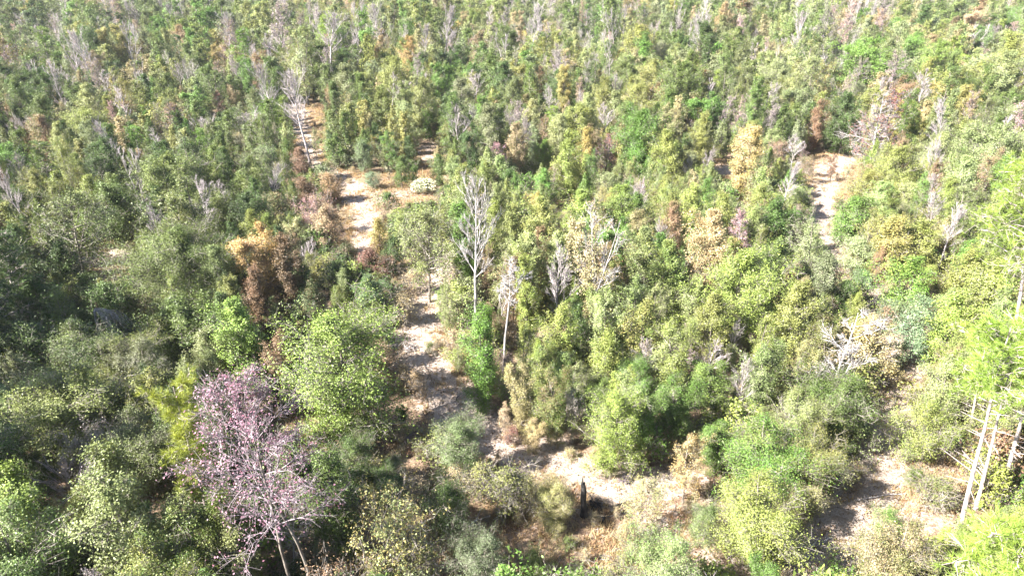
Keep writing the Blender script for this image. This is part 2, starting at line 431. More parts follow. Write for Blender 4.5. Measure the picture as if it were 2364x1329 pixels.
for k in range(2):     # feathery broom-like weeds
    sd += 1
    T = grow(sd, 2.0, 2.0, low=.03, n_limb=46, n_sec=4, n_twig=5, per=3.0, shape='vase', up=1.3, irregular=.25, trunk_r=.02, twig_r=.008)
    add_lib('feather', 2.0, 2.0, tree_meshes(T, leaf=.075, asp=.3))

def pine_parts(seed, h, w, low, n_bough, n_each, limb_parts, tuft=.30, lean=0.0, wid=.02):
    T = grow(seed, h, w, low=low, n_limb=n_bough, n_sec=6, n_twig=3, per=0, shape='round' if low > .4 else 'cone', up=.35, spread=.36,
             bend=.012, trunk_r=.0088 * h + .02, irregular=.35, twig_r=.013, lean=lean)
    rng = np.random.default_rng(seed + 5)
    stubs = []
    for q in range(14 if low > .4 else 4):
        u = rng.uniform(.18, low + .05); s0 = T.trunk[min(int(u * 9), 8)]; p = s0[:3] + (s0[3:6] - s0[:3]) * (u * 9 % 1)
        a_ = rng.uniform(0, 6.28); dd = np.array([math.cos(a_), math.sin(a_), rng.uniform(-.1, .5)]) * rng.uniform(.4, 1.7)
        stubs.append([*p, *(p + dd), .025, .008])
    T.trunk = np.concatenate([T.trunk, np.array(stubs)])
    tv, tq = prisms(T.trunk, 10)
    res = {'trunk': mesh_quads('trunk', tv, tq, [M_PINEB], smooth=True)}
    items = []
    for l in T.limbs:
        a = prisms(l[0], 5); b = prisms(l[1], 3)
        wood = (np.concatenate([a[0], b[0]]), np.concatenate([a[1], b[1] + len(a[0])]))
        ends = l[1][:, 3:6]; dirs = nrm(l[1][:, 3:6] - l[1][:, :3])
        mid = (l[1][:, 3:6] + l[1][:, :3]) / 2
        Cn, Dn = ends, dirs
        V, Q = needle_tris(Cn, Dn, rng, tuft, wid, n_each)
        Dn = Dn
        cl = rng.random(len(Cn))
        lv = np.stack([rng.normal(1, .2, len(Cn) * n_each).clip(.4, 1.6), np.repeat(cl * .7, n_each), rng.random(len(Cn) * n_each)], 1)
        items.append((wood, (V, Q, np.repeat(lv, 3, 0))))
    if limb_parts:
        res['limbs'] = [(mesh_quads('bough', *wd, [M_PINEB]), mesh_quads('needles', V, Q, [M_NEEDLE], leaf_var=lv)) for wd, (V, Q, lv) in items]
    else:
        def cat(lst):
            VV, QQ, o = [], [], 0
            for V, Q in lst: VV.append(V); QQ.append(Q + o); o += len(V)
            return np.concatenate(VV), np.concatenate(QQ)
        res['branches'] = mesh_quads('branches', *cat([i[0] for i in items]), [M_PINEB])
        V, Q = cat([(i[1][0], i[1][1]) for i in items])
        res['needles'] = mesh_quads('needles', V, Q, [M_NEEDLE], leaf_var=np.concatenate([i[1][2] for i in items]))
    return res
for k in range(2):
    add_lib('pine', 11, 4.2, pine_parts(300 + k, 11, 4.2, .35 if k else .2, 40, 9, False, tuft=.34, wid=.035))

# ---------------------------------------------------------------- ground and tracks
def W2(pts): return [at(*q) for q in pts]
TRACKS = [  # photo-measured centre lines, half width in metres, strength of the sand
    ([(1790, 1329), (1880, 1268), (1950, 1215), (2000, 1175), (2062, 1105), (2075, 1030), (2050, 960), (2040, 900), (2065, 830), (2085, 770), (2050, 715)], 1.9, 1.05),
    ([(2050, 715), (1990, 655), (1945, 615), (1915, 580), (1900, 530), (1890, 475), (1905, 420), (1925, 385), (1985, 345)], 1.6, 1.0),
    ([(1985, 345), (1925, 385), (1880, 400), (1790, 392), (1660, 395)], 2.2, .8),
    ([(665, 205), (688, 262), (705, 320), (722, 375), (745, 400), (800, 425)], 1.5, 1.0),
    ([(800, 425), (870, 462), (945, 455), (1010, 440)], 3.4, .5),
    ([(800, 425), (850, 500), (835, 545), (850, 600), (940, 640), (985, 625)], 1.6, .75),
    ([(1015, 610), (1000, 660), (985, 710), (965, 760), (955, 800), (975, 850), (1020, 890), (1050, 935)], 1.9, 1.1),
    ([(1050, 935), (1085, 975), (1130, 1005), (1200, 1030), (1280, 1055), (1345, 1085), (1420, 1108), (1500, 1105)], 1.7, 1.05),
    ([(1500, 1105), (1580, 1110), (1660, 1125), (1700, 1135)], 1.5, .62),
    ([(1500, 1105), (1490, 1190), (1560, 1230), (1640, 1260), (1710, 1300)], 1.7, .62),
    ([(2062, 1105), (2110, 1060), (2180, 1030)], 1.8, .75),
    ([(1205, 420), (1225, 440)], 1.6, .8), ([(1290, 480), (1310, 490)], 1.0, .6), ([(985, 340), (985, 372)], 1.6, .6),
    ([(225, 590), (285, 600)], 3.0, .8), ([(2075, 1260), (2180, 1180)], 1.5, .45)]
TRACKS = [(np.array(W2(p_)), hw, st) for p_, hw, st in TRACKS]
def seg_dist(px, py, A):
    best = np.full(np.shape(px), 1e9)
    for (x0, y0), (x1, y1) in zip(A[:-1], A[1:]):
        dx, dy = x1 - x0, y1 - y0
        t = np.clip(((px - x0) * dx + (py - y0) * dy) / (dx * dx + dy * dy + 1e-9), 0, 1)
        best = np.minimum(best, np.hypot(px - x0 - t * dx, py - y0 - t * dy))
    return best
def sand_at(px, py):
    s = np.zeros(np.shape(px))
    wig = .35 * np.sin(px * 1.3 + py * .7) + .3 * np.sin(py * 2.1 - px * .6) + .25 * np.sin(px * 3.1 + 1)
    for A, hw, st in TRACKS:
        d = seg_dist(px, py, A) + wig * .5
        s = np.maximum(s, st * np.clip(1.35 - d / hw * .8, 0, 1))
    return s
def axis(lo, hi, a, b, step, grow_):
    v = [a]
    while v[-1] < b: v.append(v[-1] + step)
    st = step
    while v[-1] < hi: st *= grow_; v.append(v[-1] + st)
    st = step
    while v[0] > lo: st *= grow_; v.insert(0, v[0] - st)
    return np.array(v)
gx = axis(-1500, 1500, -70, 70, .75, 1.14); gy = axis(-500, 1800, 8, 118, .7, 1.13)
GX, GY = np.meshgrid(gx, gy)
far = np.clip(1 - (np.hypot(GX, GY) - 300) / 300, 0, 1)
GZ = ground_z(GX, GY) * far
S_ = sand_at(GX.ravel(), GY.ravel()).reshape(GX.shape)
GZ = GZ - .12 * np.clip(S_, 0, 1) + .05 * np.sin(GX * 4.1 + GY * 2.3) * (GX ** 2 < 5600) * (GY < 126)
nx_, ny_ = len(gx), len(gy)
idx = np.arange(nx_ * ny_).reshape(ny_, nx_)
Q_ = np.stack([idx[:-1, :-1], idx[:-1, 1:], idx[1:, 1:], idx[1:, :-1]], -1).reshape(-1, 4)
smax = S_.ravel()[Q_].mean(1)
V_ = np.stack([GX.ravel(), GY.ravel(), GZ.ravel()], 1)
for nm, sel in (('ground', smax < .45), ('sandy_track', smax >= .45)):
    q = Q_[sel]; used, inv = np.unique(q, return_inverse=True)
    me = mesh_quads(nm, V_[used], inv.reshape(-1, 4), [M_GROUND], smooth=True)
    a = me.attributes.new('sand', 'FLOAT', 'POINT'); a.data.foreach_set('value', S_.ravel()[used].astype(np.float32))
    o = bpy.data.objects.new(nm, me); COL.objects.link(o); o['kind'] = 'structure'
def gz(x, y):
    f_ = np.clip(1 - (np.hypot(x, y) - 300) / 300, 0, 1)
    return float(ground_z(x, y) * f_ - .12 * np.clip(sand_at(np.array([x]), np.array([y]))[0], 0, 1)) - .04

# ---------------------------------------------------------------- placing things
THINGS = []     # dicts for the labels
KIND = dict(leafy=('broadleaf_tree', 'tree'), sparse=('thin_leaved_tree', 'tree'), bare=('bare_tree', 'tree'), pinkish=('half_bare_tree', 'tree'),
            pine=('pine_tree', 'tree'), low=('low_shrub', 'shrub'), feather=('feathery_weed', 'weed'))
rnd = random.Random(4)
def build(name, parts, ca, cb, loc, rotz, scl, tilt=(0, 0)):
    root = bpy.data.objects.new(name, None); COL.objects.link(root)
    root.location = loc; root.rotation_euler = (tilt[0], tilt[1], 0); root.scale = scl
    root.rotation_euler = (Matrix.Rotation(tilt[1], 3, 'Y') @ Matrix.Rotation(tilt[0], 3, 'X') @ Matrix.Rotation(rotz, 3, 'Z')).to_euler()
    root.empty_display_size = .2
    def child(nm, me, par):
        c = bpy.data.objects.new(nm, me); COL.objects.link(c); c.parent = par
        if nm in ('foliage', 'needles'): c['tint'] = list(ca); c['tint_b'] = list(cb)
        return c
    for nm, me in parts.items():
        if nm == 'limbs':
            for wd, lf in me:
                b = child('bough' if name == 'pine_tree' else 'limb', wd, root)
                if lf: child('needles' if name == 'pine_tree' else 'foliage', lf, b)
        else: child(nm, me, root)
    return root
def jit(c, r=.14):
    k = 1 + rnd.uniform(-r, r)
    return [max(.01, v * k * (1 + rnd.uniform(-.07, .07))) for v in c]
def pick(kind, h, w):
    L_ = LIB[kind]
    sc = sorted(range(len(L_)), key=lambda i: abs(math.log(L_[i][0] / h)) + 1.1 * abs(math.log((L_[i][1] / L_[i][0]) / (w / h))) + rnd.random() * .12)
    return sc[0]
def shape_kind(kind, w, h):
    nm, cat = KIND[kind]
    if kind in ('leafy', 'sparse') and h < 4.6: return 'shrub', 'shrub'
    return nm, cat
def place(kind, X, Y, h, w, ca, cb, label=None, tilt=(0, 0), parts=None, nominal=None, noun=None, rot=None, landmark=None):
    if parts is None:
        lk_ = 'near' if kind == 'leafy' and Y < 40 else kind
        i = pick(lk_, h, w); h0, w0, parts = LIB[lk_][i]
    else: h0, w0 = nominal
    nm, cat = shape_kind(kind, w, h)
    if cb in ('orange', 'gold', 'rust', 'tan') and ca in ('orange', 'gold', 'rust', 'tan', 'brown', 'red') and nm == 'broadleaf_tree': nm = 'autumn_tree'
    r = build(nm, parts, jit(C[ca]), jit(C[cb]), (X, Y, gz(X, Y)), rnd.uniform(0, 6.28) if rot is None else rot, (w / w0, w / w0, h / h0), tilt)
    r['category'] = cat
    THINGS.append(dict(o=r, kind=kind, X=X, Y=Y, h=h, w=w, ca=ca, cb=cb, label=label, lm=landmark, nm=nm))
    return r
# kind, x of the crown's middle, y of top, y of base, width (photo px), colour a, colour b, label, landmark phrase
CAT = [
# --- far left, top
('bare',172,65,220,46,'tan','orange','tall bare pale tree with a peach tinted top above a long thin stem','the bare tree with the peach tinted top'),
('bare',306,50,200,58,'grey','tan','white bare tree with a wide fan of twigs and a long slanting stem','the fan-topped white bare tree'),
('bare',247,160,260,52,'grey','tan','short bare tree with wide spreading white boughs','the short wide bare tree'),
('bare',532,27,165,34,'pale','tan',None,None),
('pinkish',520,45,190,52,'rust','tan','leaning bare tree with rust coloured tatters of leaf along its stem','the tattered leaning tree'),
('pinkish',645,3,175,72,'mauve','tan','tall lilac grey tree with a dark straight stem above shade','the dark stemmed lilac tree'),
('bare',433,132,238,24,'grey','tan','slim white snag standing close beside a twin in the woods','the twin white snags'),
('bare',414,136,222,26,'grey','rust','slim white snag with rusty leaves round its foot','the rusty footed snag'),
('bare',703,162,385,56,'grey','tan','tall thin bare tree standing at the edge of the upper sandy track','the thin bare trackside tree'),
('pinkish',30,85,200,55,'mauve','rust',None,None),('bare',84,88,180,42,'mauve','grey',None,None),
('pinkish',389,237,352,70,'rust','tan','crooked bare tree with rust red leaves on its lower half','the crooked rust red tree'),
('bare',318,335,535,64,'grey','olive','grey twigged tree with a dark crooked stem in the green thicket','the crooked grey tree'),
('pinkish',22,215,320,46,'pink','tan',None,None),('bare',135,18,110,40,'grey','tan',None,None),
('bare',577,250,345,60,'grey','tan',None,None),('bare',458,262,345,60,'grey','olive',None,None),('sparse',560,300,370,55,'grey','tan',None,None),
('sparse',505,212,278,32,'rust','red','small rust red tree, darkest of the red ones by the upper woods','the small rust red tree'),
('leafy',598,178,235,22,'rust','brown',None,None),('leafy',497,105,165,34,'gold','orange','golden orange tree tucked between dark greens in the far woods','the golden orange tree far off'),
('sparse',765,196,290,30,'rust','tan',None,None),('sparse',728,300,372,24,'tan','olive',None,None),
('pine',15,30,110,34,'pined','pine',None,None),('pine',104,58,190,48,'pine','green','bright green pine rising over the far woods beside a peach topped bare tree','the far bright pine'),
('pine',316,283,395,48,'bright','pine','fresh green young pine in the middle of the scrub','the young pine in the scrub'),
('pine',655,225,335,34,'pine','lime','small lime green pine at the head of the upper sandy track','the small lime pine'),
('pine',412,82,170,34,'pined','dark','dark flat-topped pine on a thin black stem','the dark flat-topped pine'),
('pine',105,328,452,66,'pined','pine','dark green pine over a shaded brown hollow','the dark pine over the hollow'),
('leafy',216,62,200,92,'green','dark',None,None),('leafy',342,28,135,48,'dark','olive',None,None),('leafy',50,8,100,58,'green','olive',None,None),
('leafy',280,140,215,66,'dark','green',None,None),('leafy',464,92,205,50,'green','yellow',None,None),  # first tree: its dark leaf colour stands in for a shaded gap between crowns
('leafy',574,138,245,44,'green','bright','narrow fresh green tree like a column beside the lilac grey tree','the green column tree'),
('leafy',97,168,325,62,'green','dark',None,None),('leafy',38,330,440,66,'bright','green',None,None),
('leafy',208,248,355,130,'yellow','olive','wide yellow green tree, broadest crown in the far left scrub','the wide yellow green tree'),
('leafy',508,288,372,62,'dark','olive',None,None),('leafy',405,355,520,150,'olive','yellow',None,None),('leafy',610,335,420,88,'grey','green',None,None),
('leafy',560,390,500,100,'olive','green',None,None),('leafy',250,425,575,120,'green','pale',None,None),('leafy',488,430,560,110,'olive','dark',None,None),
('leafy',580,440,560,100,'dark','green',None,None),('leafy',690,338,420,52,'rust','brown',None,None),('leafy',760,392,468,58,'orange','rust','rust orange shrub at the left edge of the tan clearing','the rust orange shrub by the clearing'),
('leafy',25,420,560,80,'dark','olive',None,None),('leafy',170,95,195,50,'olive','green',None,None),('leafy',330,190,290,60,'yellow','green',None,None),
('leafy',395,170,260,56,'green','olive',None,None),('leafy',640,440,530,80,'green','rust',None,None),('sparse',720,440,540,90,'pink','tan',None,None),
('leafy',700,400,470,60,'brown','rust',None,None),('sparse',150,235,330,40,'olive','tan',None,None),
# --- centre top
('bare',824,65,185,44,'mauve','tan',None,None),
('bare',895,170,310,64,'grey','tan','grey vase-shaped bare tree with a dark forked stem','the grey vase-shaped tree'),
('bare',1047,65,135,34,'grey','pale',None,None),('bare',1195,68,120,18,'grey','tan',None,None),('bare',1301,5,75,26,'grey','tan',None,None),
('bare',1355,20,85,26,'grey','tan',None,None),('bare',1352,70,125,26,'grey','tan',None,None),
('bare',1424,15,140,42,'grey','tan','tallest white bare tree on the skyline of crowns','the tallest far white tree'),
('bare',1411,78,195,32,'grey','tan','white bare tree just in front of the tallest far one','the second tall white tree'),
('bare',1562,20,95,28,'grey','tan','narrow white bare tree alone above green crowns at the far edge','the lone narrow white tree'),
('bare',1374,122,185,38,'grey','tan',None,None),
('bare',1098,160,260,50,'mauve','grey','dusky lilac bare tree among green crowns','the dusky lilac bare tree'),
('bare',1274,190,300,34,'tan','grey',None,None),('sparse',1521,98,180,46,'grey','pale',None,None),
('bare',1060,234,375,50,'grey','rust','grey bare tree with rusty vines climbing its lower stem','the vine-clad grey tree'),
('bare',1402,233,345,44,'mauve','grey','narrow silver lilac spire of dead twigs in a dark gap','the silver lilac spire'),
('pinkish',1398,305,425,66,'red','rust','dark red half-bare tree under a silver lilac spire','the dark red half-bare tree'),
('pinkish',1160,325,420,60,'pink','red',None,None),
('leafy',942,84,215,40,'orange','gold','tall narrow orange tree swathed in vines against dark shade','the tall narrow orange tree'),
('leafy',876,106,170,32,'gold','orange',None,None),('leafy',1070,28,110,58,'tan','olive',None,None),('sparse',1260,46,110,34,'tan','orange',None,None),
('leafy',1508,22,75,32,'rust','tan',None,None),
('leafy',1300,152,290,44,'yellow','gold','slim yellow tree bright against the grey green wood','the slim yellow tree'),
('leafy',1247,82,185,32,'yellow','lime',None,None),
('pine',1222,150,262,36,'pine','pined','bright tipped pine with a dark lower half','the bright tipped pine'),
('pine',1377,62,125,20,'bright','pine',None,None),('pine',1072,128,180,20,'bright','blue',None,None),
('leafy',1012,148,290,76,'bright','green',None,None),('leafy',1038,112,205,44,'dark','green',None,None),
('leafy',1228,292,400,30,'pale','blue',None,None),('leafy',1260,316,400,44,'bright','lime','small fresh green tree at the rim of the deep shade','the fresh green tree by the deep shade'),
('leafy',1330,238,375,92,'yellow','olive',None,None),('leafy',1475,255,425,120,'bright','green','wide fresh green tree right of the silver lilac spire','the wide fresh green tree'),
('leafy',1562,148,330,100,'green','olive',None,None),('leafy',868,286,355,32,'dark','green',None,None),('leafy',946,314,392,38,'green','dark',None,None),
('leafy',1012,352,425,40,'green','olive',None,None),('leafy',1050,358,450,64,'pale','green',None,None),('leafy',926,358,432,54,'green','olive','round green bush in the middle of the tan clearing','the round bush in the tan clearing'),
('leafy',954,378,425,30,'bright','green',None,None),('leafy',860,396,436,50,'blue','grey',None,None),('leafy',1130,240,400,80,'grey','olive',None,None),
('leafy',880,205,330,60,'olive','green',None,None),('leafy',775,190,330,48,'green','dark',None,None),('leafy',795,110,220,54,'dark','green',None,None),
('leafy',836,170,300,48,'green','olive',None,None),('leafy',1118,385,470,60,'olive','green',None,None),('leafy',1180,392,462,52,'dark','bright',None,None),
('leafy',1262,395,485,60,'bright','green',None,None),('sparse',1455,400,470,70,'tan','grey',None,None),('leafy',1400,398,480,70,'pale','green',None,None),
('leafy',1530,400,500,90,'yellow','green',None,None),('leafy',1160,60,190,90,'green','olive',None,None),('leafy',1450,130,260,90,'olive','green',None,None),
('leafy',840,330,400,50,'blue','green',None,None),
# --- top right
('bare',1768,-5,85,44,'mauve','tan',None,None),('bare',1584,48,130,28,'tan','grey',None,None),('bare',1739,64,125,20,'pale','grey',None,None),
('bare',1807,82,135,30,'mauve','grey',None,None),('pinkish',2041,20,130,32,'mauve','tan','pinkish bare column tree in the far woods','the pinkish column tree'),
('bare',1974,62,130,42,'pale','mauve',None,None),('pinkish',1922,12,85,36,'pink','tan',None,None),('bare',1933,108,160,26,'grey','pale',None,None),
('bare',2268,60,160,30,'tan','grey',None,None),('pinkish',2335,48,120,34,'pink','tan',None,None),
('bare',2128,158,275,56,'mauve','grey','dense brush of white dead twigs beside a black shadow','the dense white dead tree'),
('pinkish',2020,203,410,100,'red','rust','spreading pale barked tree with red leaves and wide low boughs','the spreading red leaved tree'),
('pinkish',2352,178,385,66,'pink','mauve','tall pink tinged bare tree at the edge of the view','the tall pink tinged tree'),
('leafy',1882,232,355,50,'rust','brown','narrow rust brown tree like a flame beside a dark green one','the rust brown flame tree'),
('bare',1832,315,415,40,'grey','tan',None,None),('sparse',1800,325,400,52,'red','tan',None,None),
('leafy',1590,225,330,30,'rust','tan',None,None),('leafy',2078,175,300,66,'rust','olive',None,None),('sparse',1922,355,418,32,'rust','brown','small brown sapling alone on the sandy clearing','the brown sapling on the sand'),
('sparse',1862,358,425,46,'rust','green',None,None),
('leafy',1714,285,470,86,'gold','tan','tall golden tan tree standing before the small sandy clearings','the tall golden tan tree'),
('leafy',1612,328,412,78,'yellow','olive',None,None),('leafy',1632,222,350,84,'bright','green',None,None),
('leafy',2000,92,250,124,'bright','green','broad bright green crown, biggest in the far right woods','the broad bright green crown'),
('leafy',2105,78,190,60,'bright','green',None,None),('leafy',1952,212,355,92,'dark','green','dark green tree with a black shaded foot by the clearing','the dark green tree by the clearing'),
('leafy',1776,300,385,56,'pale','green',None,None),('leafy',2200,192,330,60,'yellow','gold',None,None),('leafy',2210,268,385,76,'yellow','olive',None,None),
('leafy',2065,342,470,94,'yellow','olive',None,None),('leafy',2290,290,480,150,'pale','olive',None,None),('leafy',2310,15,110,94,'bright','green',None,None),
('leafy',2255,62,160,60,'bright','blue',None,None),('pine',2173,45,110,30,'lime','pine',None,None),('leafy',1800,140,260,80,'pale','olive',None,None),
('leafy',1720,150,280,80,'olive','grey',None,None),('leafy',1850,190,310,70,'grey','olive',None,None),('leafy',1690,60,190,70,'olive','green',None,None),
('leafy',2150,300,430,90,'pale','yellow',None,None),('leafy',1750,420,520,80,'yellow','green',None,None),('leafy',1605,420,540,90,'lime','yellow','lime yellow shrub before the small sandy clearings','the lime yellow shrub'),
('leafy',1830,425,500,70,'pale','yellow',None,None),('leafy',2000,395,480,70,'yellow','olive',None,None),
# --- left middle
('sparse',168,440,665,160,'olive','dark','open topped tree with a pale stem standing over a dark hollow','the pale stemmed open tree'),
('leafy',605,520,720,112,'orange','gold','big shrub of bright orange leaves against dark undergrowth','the bright orange shrub'),
('leafy',668,545,730,80,'brown','rust',None,None),
('leafy',412,530,735,215,'olive','green','large rounded olive bush left of the bright orange shrub','the large olive bush'),
('sparse',450,400,640,130,'olive','dark','leaning dark stemmed tree over the large olive bush','the leaning dark stemmed tree'),
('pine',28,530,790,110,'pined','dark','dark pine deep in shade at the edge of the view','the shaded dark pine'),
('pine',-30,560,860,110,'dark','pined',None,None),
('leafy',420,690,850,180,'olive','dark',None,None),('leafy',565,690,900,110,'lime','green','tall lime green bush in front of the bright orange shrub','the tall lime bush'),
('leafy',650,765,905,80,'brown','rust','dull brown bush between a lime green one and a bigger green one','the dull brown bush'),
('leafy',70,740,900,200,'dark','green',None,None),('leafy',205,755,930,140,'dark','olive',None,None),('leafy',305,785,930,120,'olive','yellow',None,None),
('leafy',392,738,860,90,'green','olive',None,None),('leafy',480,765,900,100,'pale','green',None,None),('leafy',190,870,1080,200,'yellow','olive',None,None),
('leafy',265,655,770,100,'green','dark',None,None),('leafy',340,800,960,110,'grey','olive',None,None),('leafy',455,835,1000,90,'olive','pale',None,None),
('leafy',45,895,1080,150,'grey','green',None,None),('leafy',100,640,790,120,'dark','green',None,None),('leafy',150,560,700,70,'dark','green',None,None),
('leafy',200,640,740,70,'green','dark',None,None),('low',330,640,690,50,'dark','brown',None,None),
('leafy',735,655,790,70,'dark','brown',None,None),('leafy',700,740,820,60,'green','rust',None,None),
('leafy',780,722,1040,290,'lime','olive','large domed yellow green bush, sunlit on one flank, left of the sand track','the large domed bush'),
('leafy',868,755,900,115,'rust','tan','rusty brown bush leaning against a large domed green one','the rusty brown bush'),
('leafy',850,640,755,92,'green','blue','dull green bush at the head of the dry weeds beside the track','the dull green bush by the weeds'),
('leafy',860,575,660,90,'brown','red',None,None),('leafy',800,560,640,70,'dark','brown',None,None),('leafy',780,600,690,80,'dark','olive',None,None),
('leafy',690,600,720,90,'dark','olive',None,None),('leafy',905,540,630,70,'dark','green',None,None),
('leafy',875,500,620,56,'gold','yellow',None,None),('leafy',745,470,590,90,'tan','rust',None,None),('leafy',690,500,600,70,'pale','tan',None,None),
('feather',925,675,748,90,'straw','tan','clump of tall dry weeds on the bank of the sand track','the tall dry weeds'),('feather',955,618,672,70,'straw','tan','tan dry weeds at the top end of the sand track',None),
('feather',890,665,720,60,'tan','straw',None,None),('feather',965,850,915,60,'straw','rust',None,None),('feather',930,840,900,60,'tan','olive',None,None),
('feather',1010,775,800,30,'straw','tan',None,None),
# --- centre

('sparse',985,470,690,160,'olive','pale','leaning thin tree with sprays of pale leaves over the end of the sand track','the leaning thin tree'),

('sparse',1385,480,790,125,'tan','yellow','tan leaved tree with pale forked stems showing below its crown','the tan leaved forked tree'),
('bare',1285,560,790,80,'pale','olive','thin bare stemmed tree with a whitish brush of twigs on top','the whitish brush-topped tree'),
('leafy',1222,585,810,58,'lime','yellow','narrow lime yellow tree beside the crooked white one','the narrow lime yellow tree'),
('leafy',1112,722,950,104,'bright','bright','fresh green columnar bush standing against the sand track','the fresh green column bush'),
('sparse',1040,640,800,50,'pale','lime',None,None),('sparse',1020,655,760,36,'lime','pale',None,None),('sparse',1060,780,860,40,'pale','yellow',None,None),
('leafy',1136,690,800,46,'rust','tan',None,None),('leafy',1205,830,1010,62,'tan','yellow','pale tan and yellow bush over the bend of the sand track','the tan and yellow bush'),
('leafy',1290,830,1025,74,'green','rust',None,None),('leafy',1255,790,940,70,'green','yellow',None,None),
('sparse',1325,865,1010,66,'mauve','pale','whitish pink twiggy shrub between green columns','the whitish pink twiggy shrub'),
('leafy',1418,900,1095,140,'lime','lime','vivid yellow green bush at the bend of the sand track','the vivid yellow green bush'),
('leafy',1475,880,1060,90,'bright','pale',None,None),('sparse',1438,850,1040,100,'pale','lime',None,None),
('leafy',1300,690,860,80,'yellow','lime',None,None),('leafy',1180,500,640,70,'yellow','olive',None,None),('leafy',1250,460,640,90,'yellow','green',None,None),
('leafy',1350,440,600,90,'lime','olive',None,None),('leafy',1430,430,580,80,'lime','green',None,None),('leafy',1490,520,720,90,'olive','pale',None,None),
('leafy',1480,690,860,100,'yellow','green',None,None),('leafy',1400,760,920,90,'lime','yellow',None,None),('leafy',1550,560,760,100,'green','yellow',None,None),
('leafy',1560,740,930,90,'lime','pale',None,None),('leafy',1390,860,960,80,'green','lime',None,None),('sparse',1165,915,995,44,'tan','rust',None,None),
('leafy',1340,570,700,50,'dark','olive',None,None),('leafy',1330,690,820,70,'dark','green',None,None),
('pinkish',1580,750,870,64,'mauve','tan','mauve bare tree among yellow green scrub','the mauve bare tree'),
('leafy',1232,960,1040,50,'tan','yellow',None,None),('low',1185,975,1015,50,'red','tan','low patch of dark red seedlings at the edge of the sand track',None),
# --- right middle
('leafy',1640,485,700,110,'tan','orange','wide orange tan tree glowing above the yellow green scrub','the wide orange tan tree'),
('pinkish',1712,485,620,56,'pink','red','pink red twiggy tree behind a wide orange tan one','the pink red twiggy tree'),
('leafy',1775,448,590,110,'green','dark',None,None),('sparse',1838,465,590,64,'olive','mauve',None,None),('low',1785,535,580,34,'red','pink','small crimson bush at the foot of a dark green one','the crimson bush'),
('sparse',1868,510,690,96,'grey','pale',None,None),('leafy',1970,452,560,100,'green','bright',None,None),('leafy',1984,535,630,84,'pale','blue','pale bluish bush right of the white sand','the pale bluish bush'),
('leafy',1990,620,700,64,'green','blue',None,None),('leafy',2105,595,740,112,'bright','lime',None,None),('leafy',2042,488,640,94,'yellow','gold',None,None),
('leafy',2120,505,640,104,'yellow','lime','bright yellow green bush between pale stemmed trees','the bright yellow green bush'),('leafy',2030,560,650,34,'rust','orange',None,None),
('bare',2152,430,580,46,'pale','olive',None,None),('sparse',2222,425,580,80,'olive','grey',None,None),('bare',2184,470,640,40,'pale','grey',None,None),
('leafy',1694,572,800,190,'lime','olive','big yellow green tree with a pale forked foot','the big forked yellow green tree'),
('leafy',1795,560,720,124,'olive','dark',None,None),('leafy',1818,658,880,116,'yellow','olive','olive yellow tree with a white forked stem below','the olive yellow forked tree'),

('leafy',2015,728,880,124,'tan','gold','broad tan and gold bush behind a leaning bare tree','the broad tan bush'),
('bare',1712,815,985,56,'pale','tan','bleached snag with short twigs in the right hand scrub','the bleached snag'),('bare',1693,735,850,34,'grey','tan',None,None),
('sparse',1828,795,960,84,'pale','gold',None,None),('leafy',2115,700,850,100,'blue','pale','pale bluish green bush beside the shaded stretch of the lower track','the bluish green bush'),
('leafy',1900,750,930,100,'olive','brown',None,None),('leafy',1905,590,740,80,'grey','dark',None,None),('leafy',1640,680,850,90,'olive','yellow',None,None),
('leafy',1755,800,980,90,'green','pale',None,None),('leafy',1650,830,980,90,'green','lime',None,None),('leafy',1600,640,780,80,'pale','olive',None,None),
('leafy',2210,560,720,110,'yellow','olive',None,None),('leafy',2190,680,860,120,'lime','yellow',None,None),('leafy',2290,600,800,130,'olive','yellow',None,None),
('leafy',2172,820,1020,90,'pale','yellow',None,None),('leafy',2060,690,760,70,'blue','olive',None,None),('leafy',1940,650,740,60,'dark','green',None,None),
('leafy',2300,470,640,110,'green','olive',None,None),
# --- lower left
('leafy',85,1110,1400,150,'lime','green','cone shaped bush with a yellow green tip in the lower corner','the cone shaped bush'),
('leafy',290,1075,1420,180,'olive','pale','very large pale olive bush behind the slender leaning pine','the very large pale bush'),
('leafy',60,1190,1500,220,'green','pale',None,None),('leafy',-10,960,1200,150,'green','dark',None,None),('leafy',330,960,1160,150,'olive','grey',None,None),
('sparse',235,975,1130,120,'mauve','olive','tangle of bare lilac twigs drooping over a shaded hollow','the tangle of lilac twigs'),
('bare',170,1060,1190,90,'tan','straw',None,None),('leafy',455,1150,1420,140,'olive','green',None,None),('leafy',750,1030,1290,160,'green','dark',None,None),
('leafy',810,1000,1150,110,'dark','olive',None,None),('leafy',390,1230,1480,170,'green','yellow',None,None),('leafy',560,1210,1420,110,'olive','pale',None,None),
('feather',755,1236,1330,74,'pale','green','pale green feathery broom bush near the red budded tree','the pale feathery bush'),
('low',596,915,955,44,'green','blue',None,None),('leafy',900,1060,1160,90,'dark','green',None,None),
# --- lower centre
('sparse',900,1120,1330,210,'gold','pale','wide twiggy bush with pale yellow leaves and bare forks','the wide twiggy yellow bush'),
('leafy',1050,965,1110,130,'grey','green',None,None),('leafy',1030,1105,1230,130,'green','dark','dark green bush in the dry grass below the track bend','the dark green bush in the grass'),
('feather',1170,1070,1185,120,'olive','yellow','feathery olive weeds in the middle of the dry grass','the feathery olive weeds'),('feather',1110,1060,1150,90,'yellow','straw',None,None),
('feather',1215,1090,1180,90,'olive','straw',None,None),('leafy',1284,1115,1222,96,'yellow','tan','speckled yellow tan bush beside the charred stump','the speckled bush by the stump'),
('low',1268,1185,1222,34,'pale','lime','little pale green tuft below the speckled bush',None),
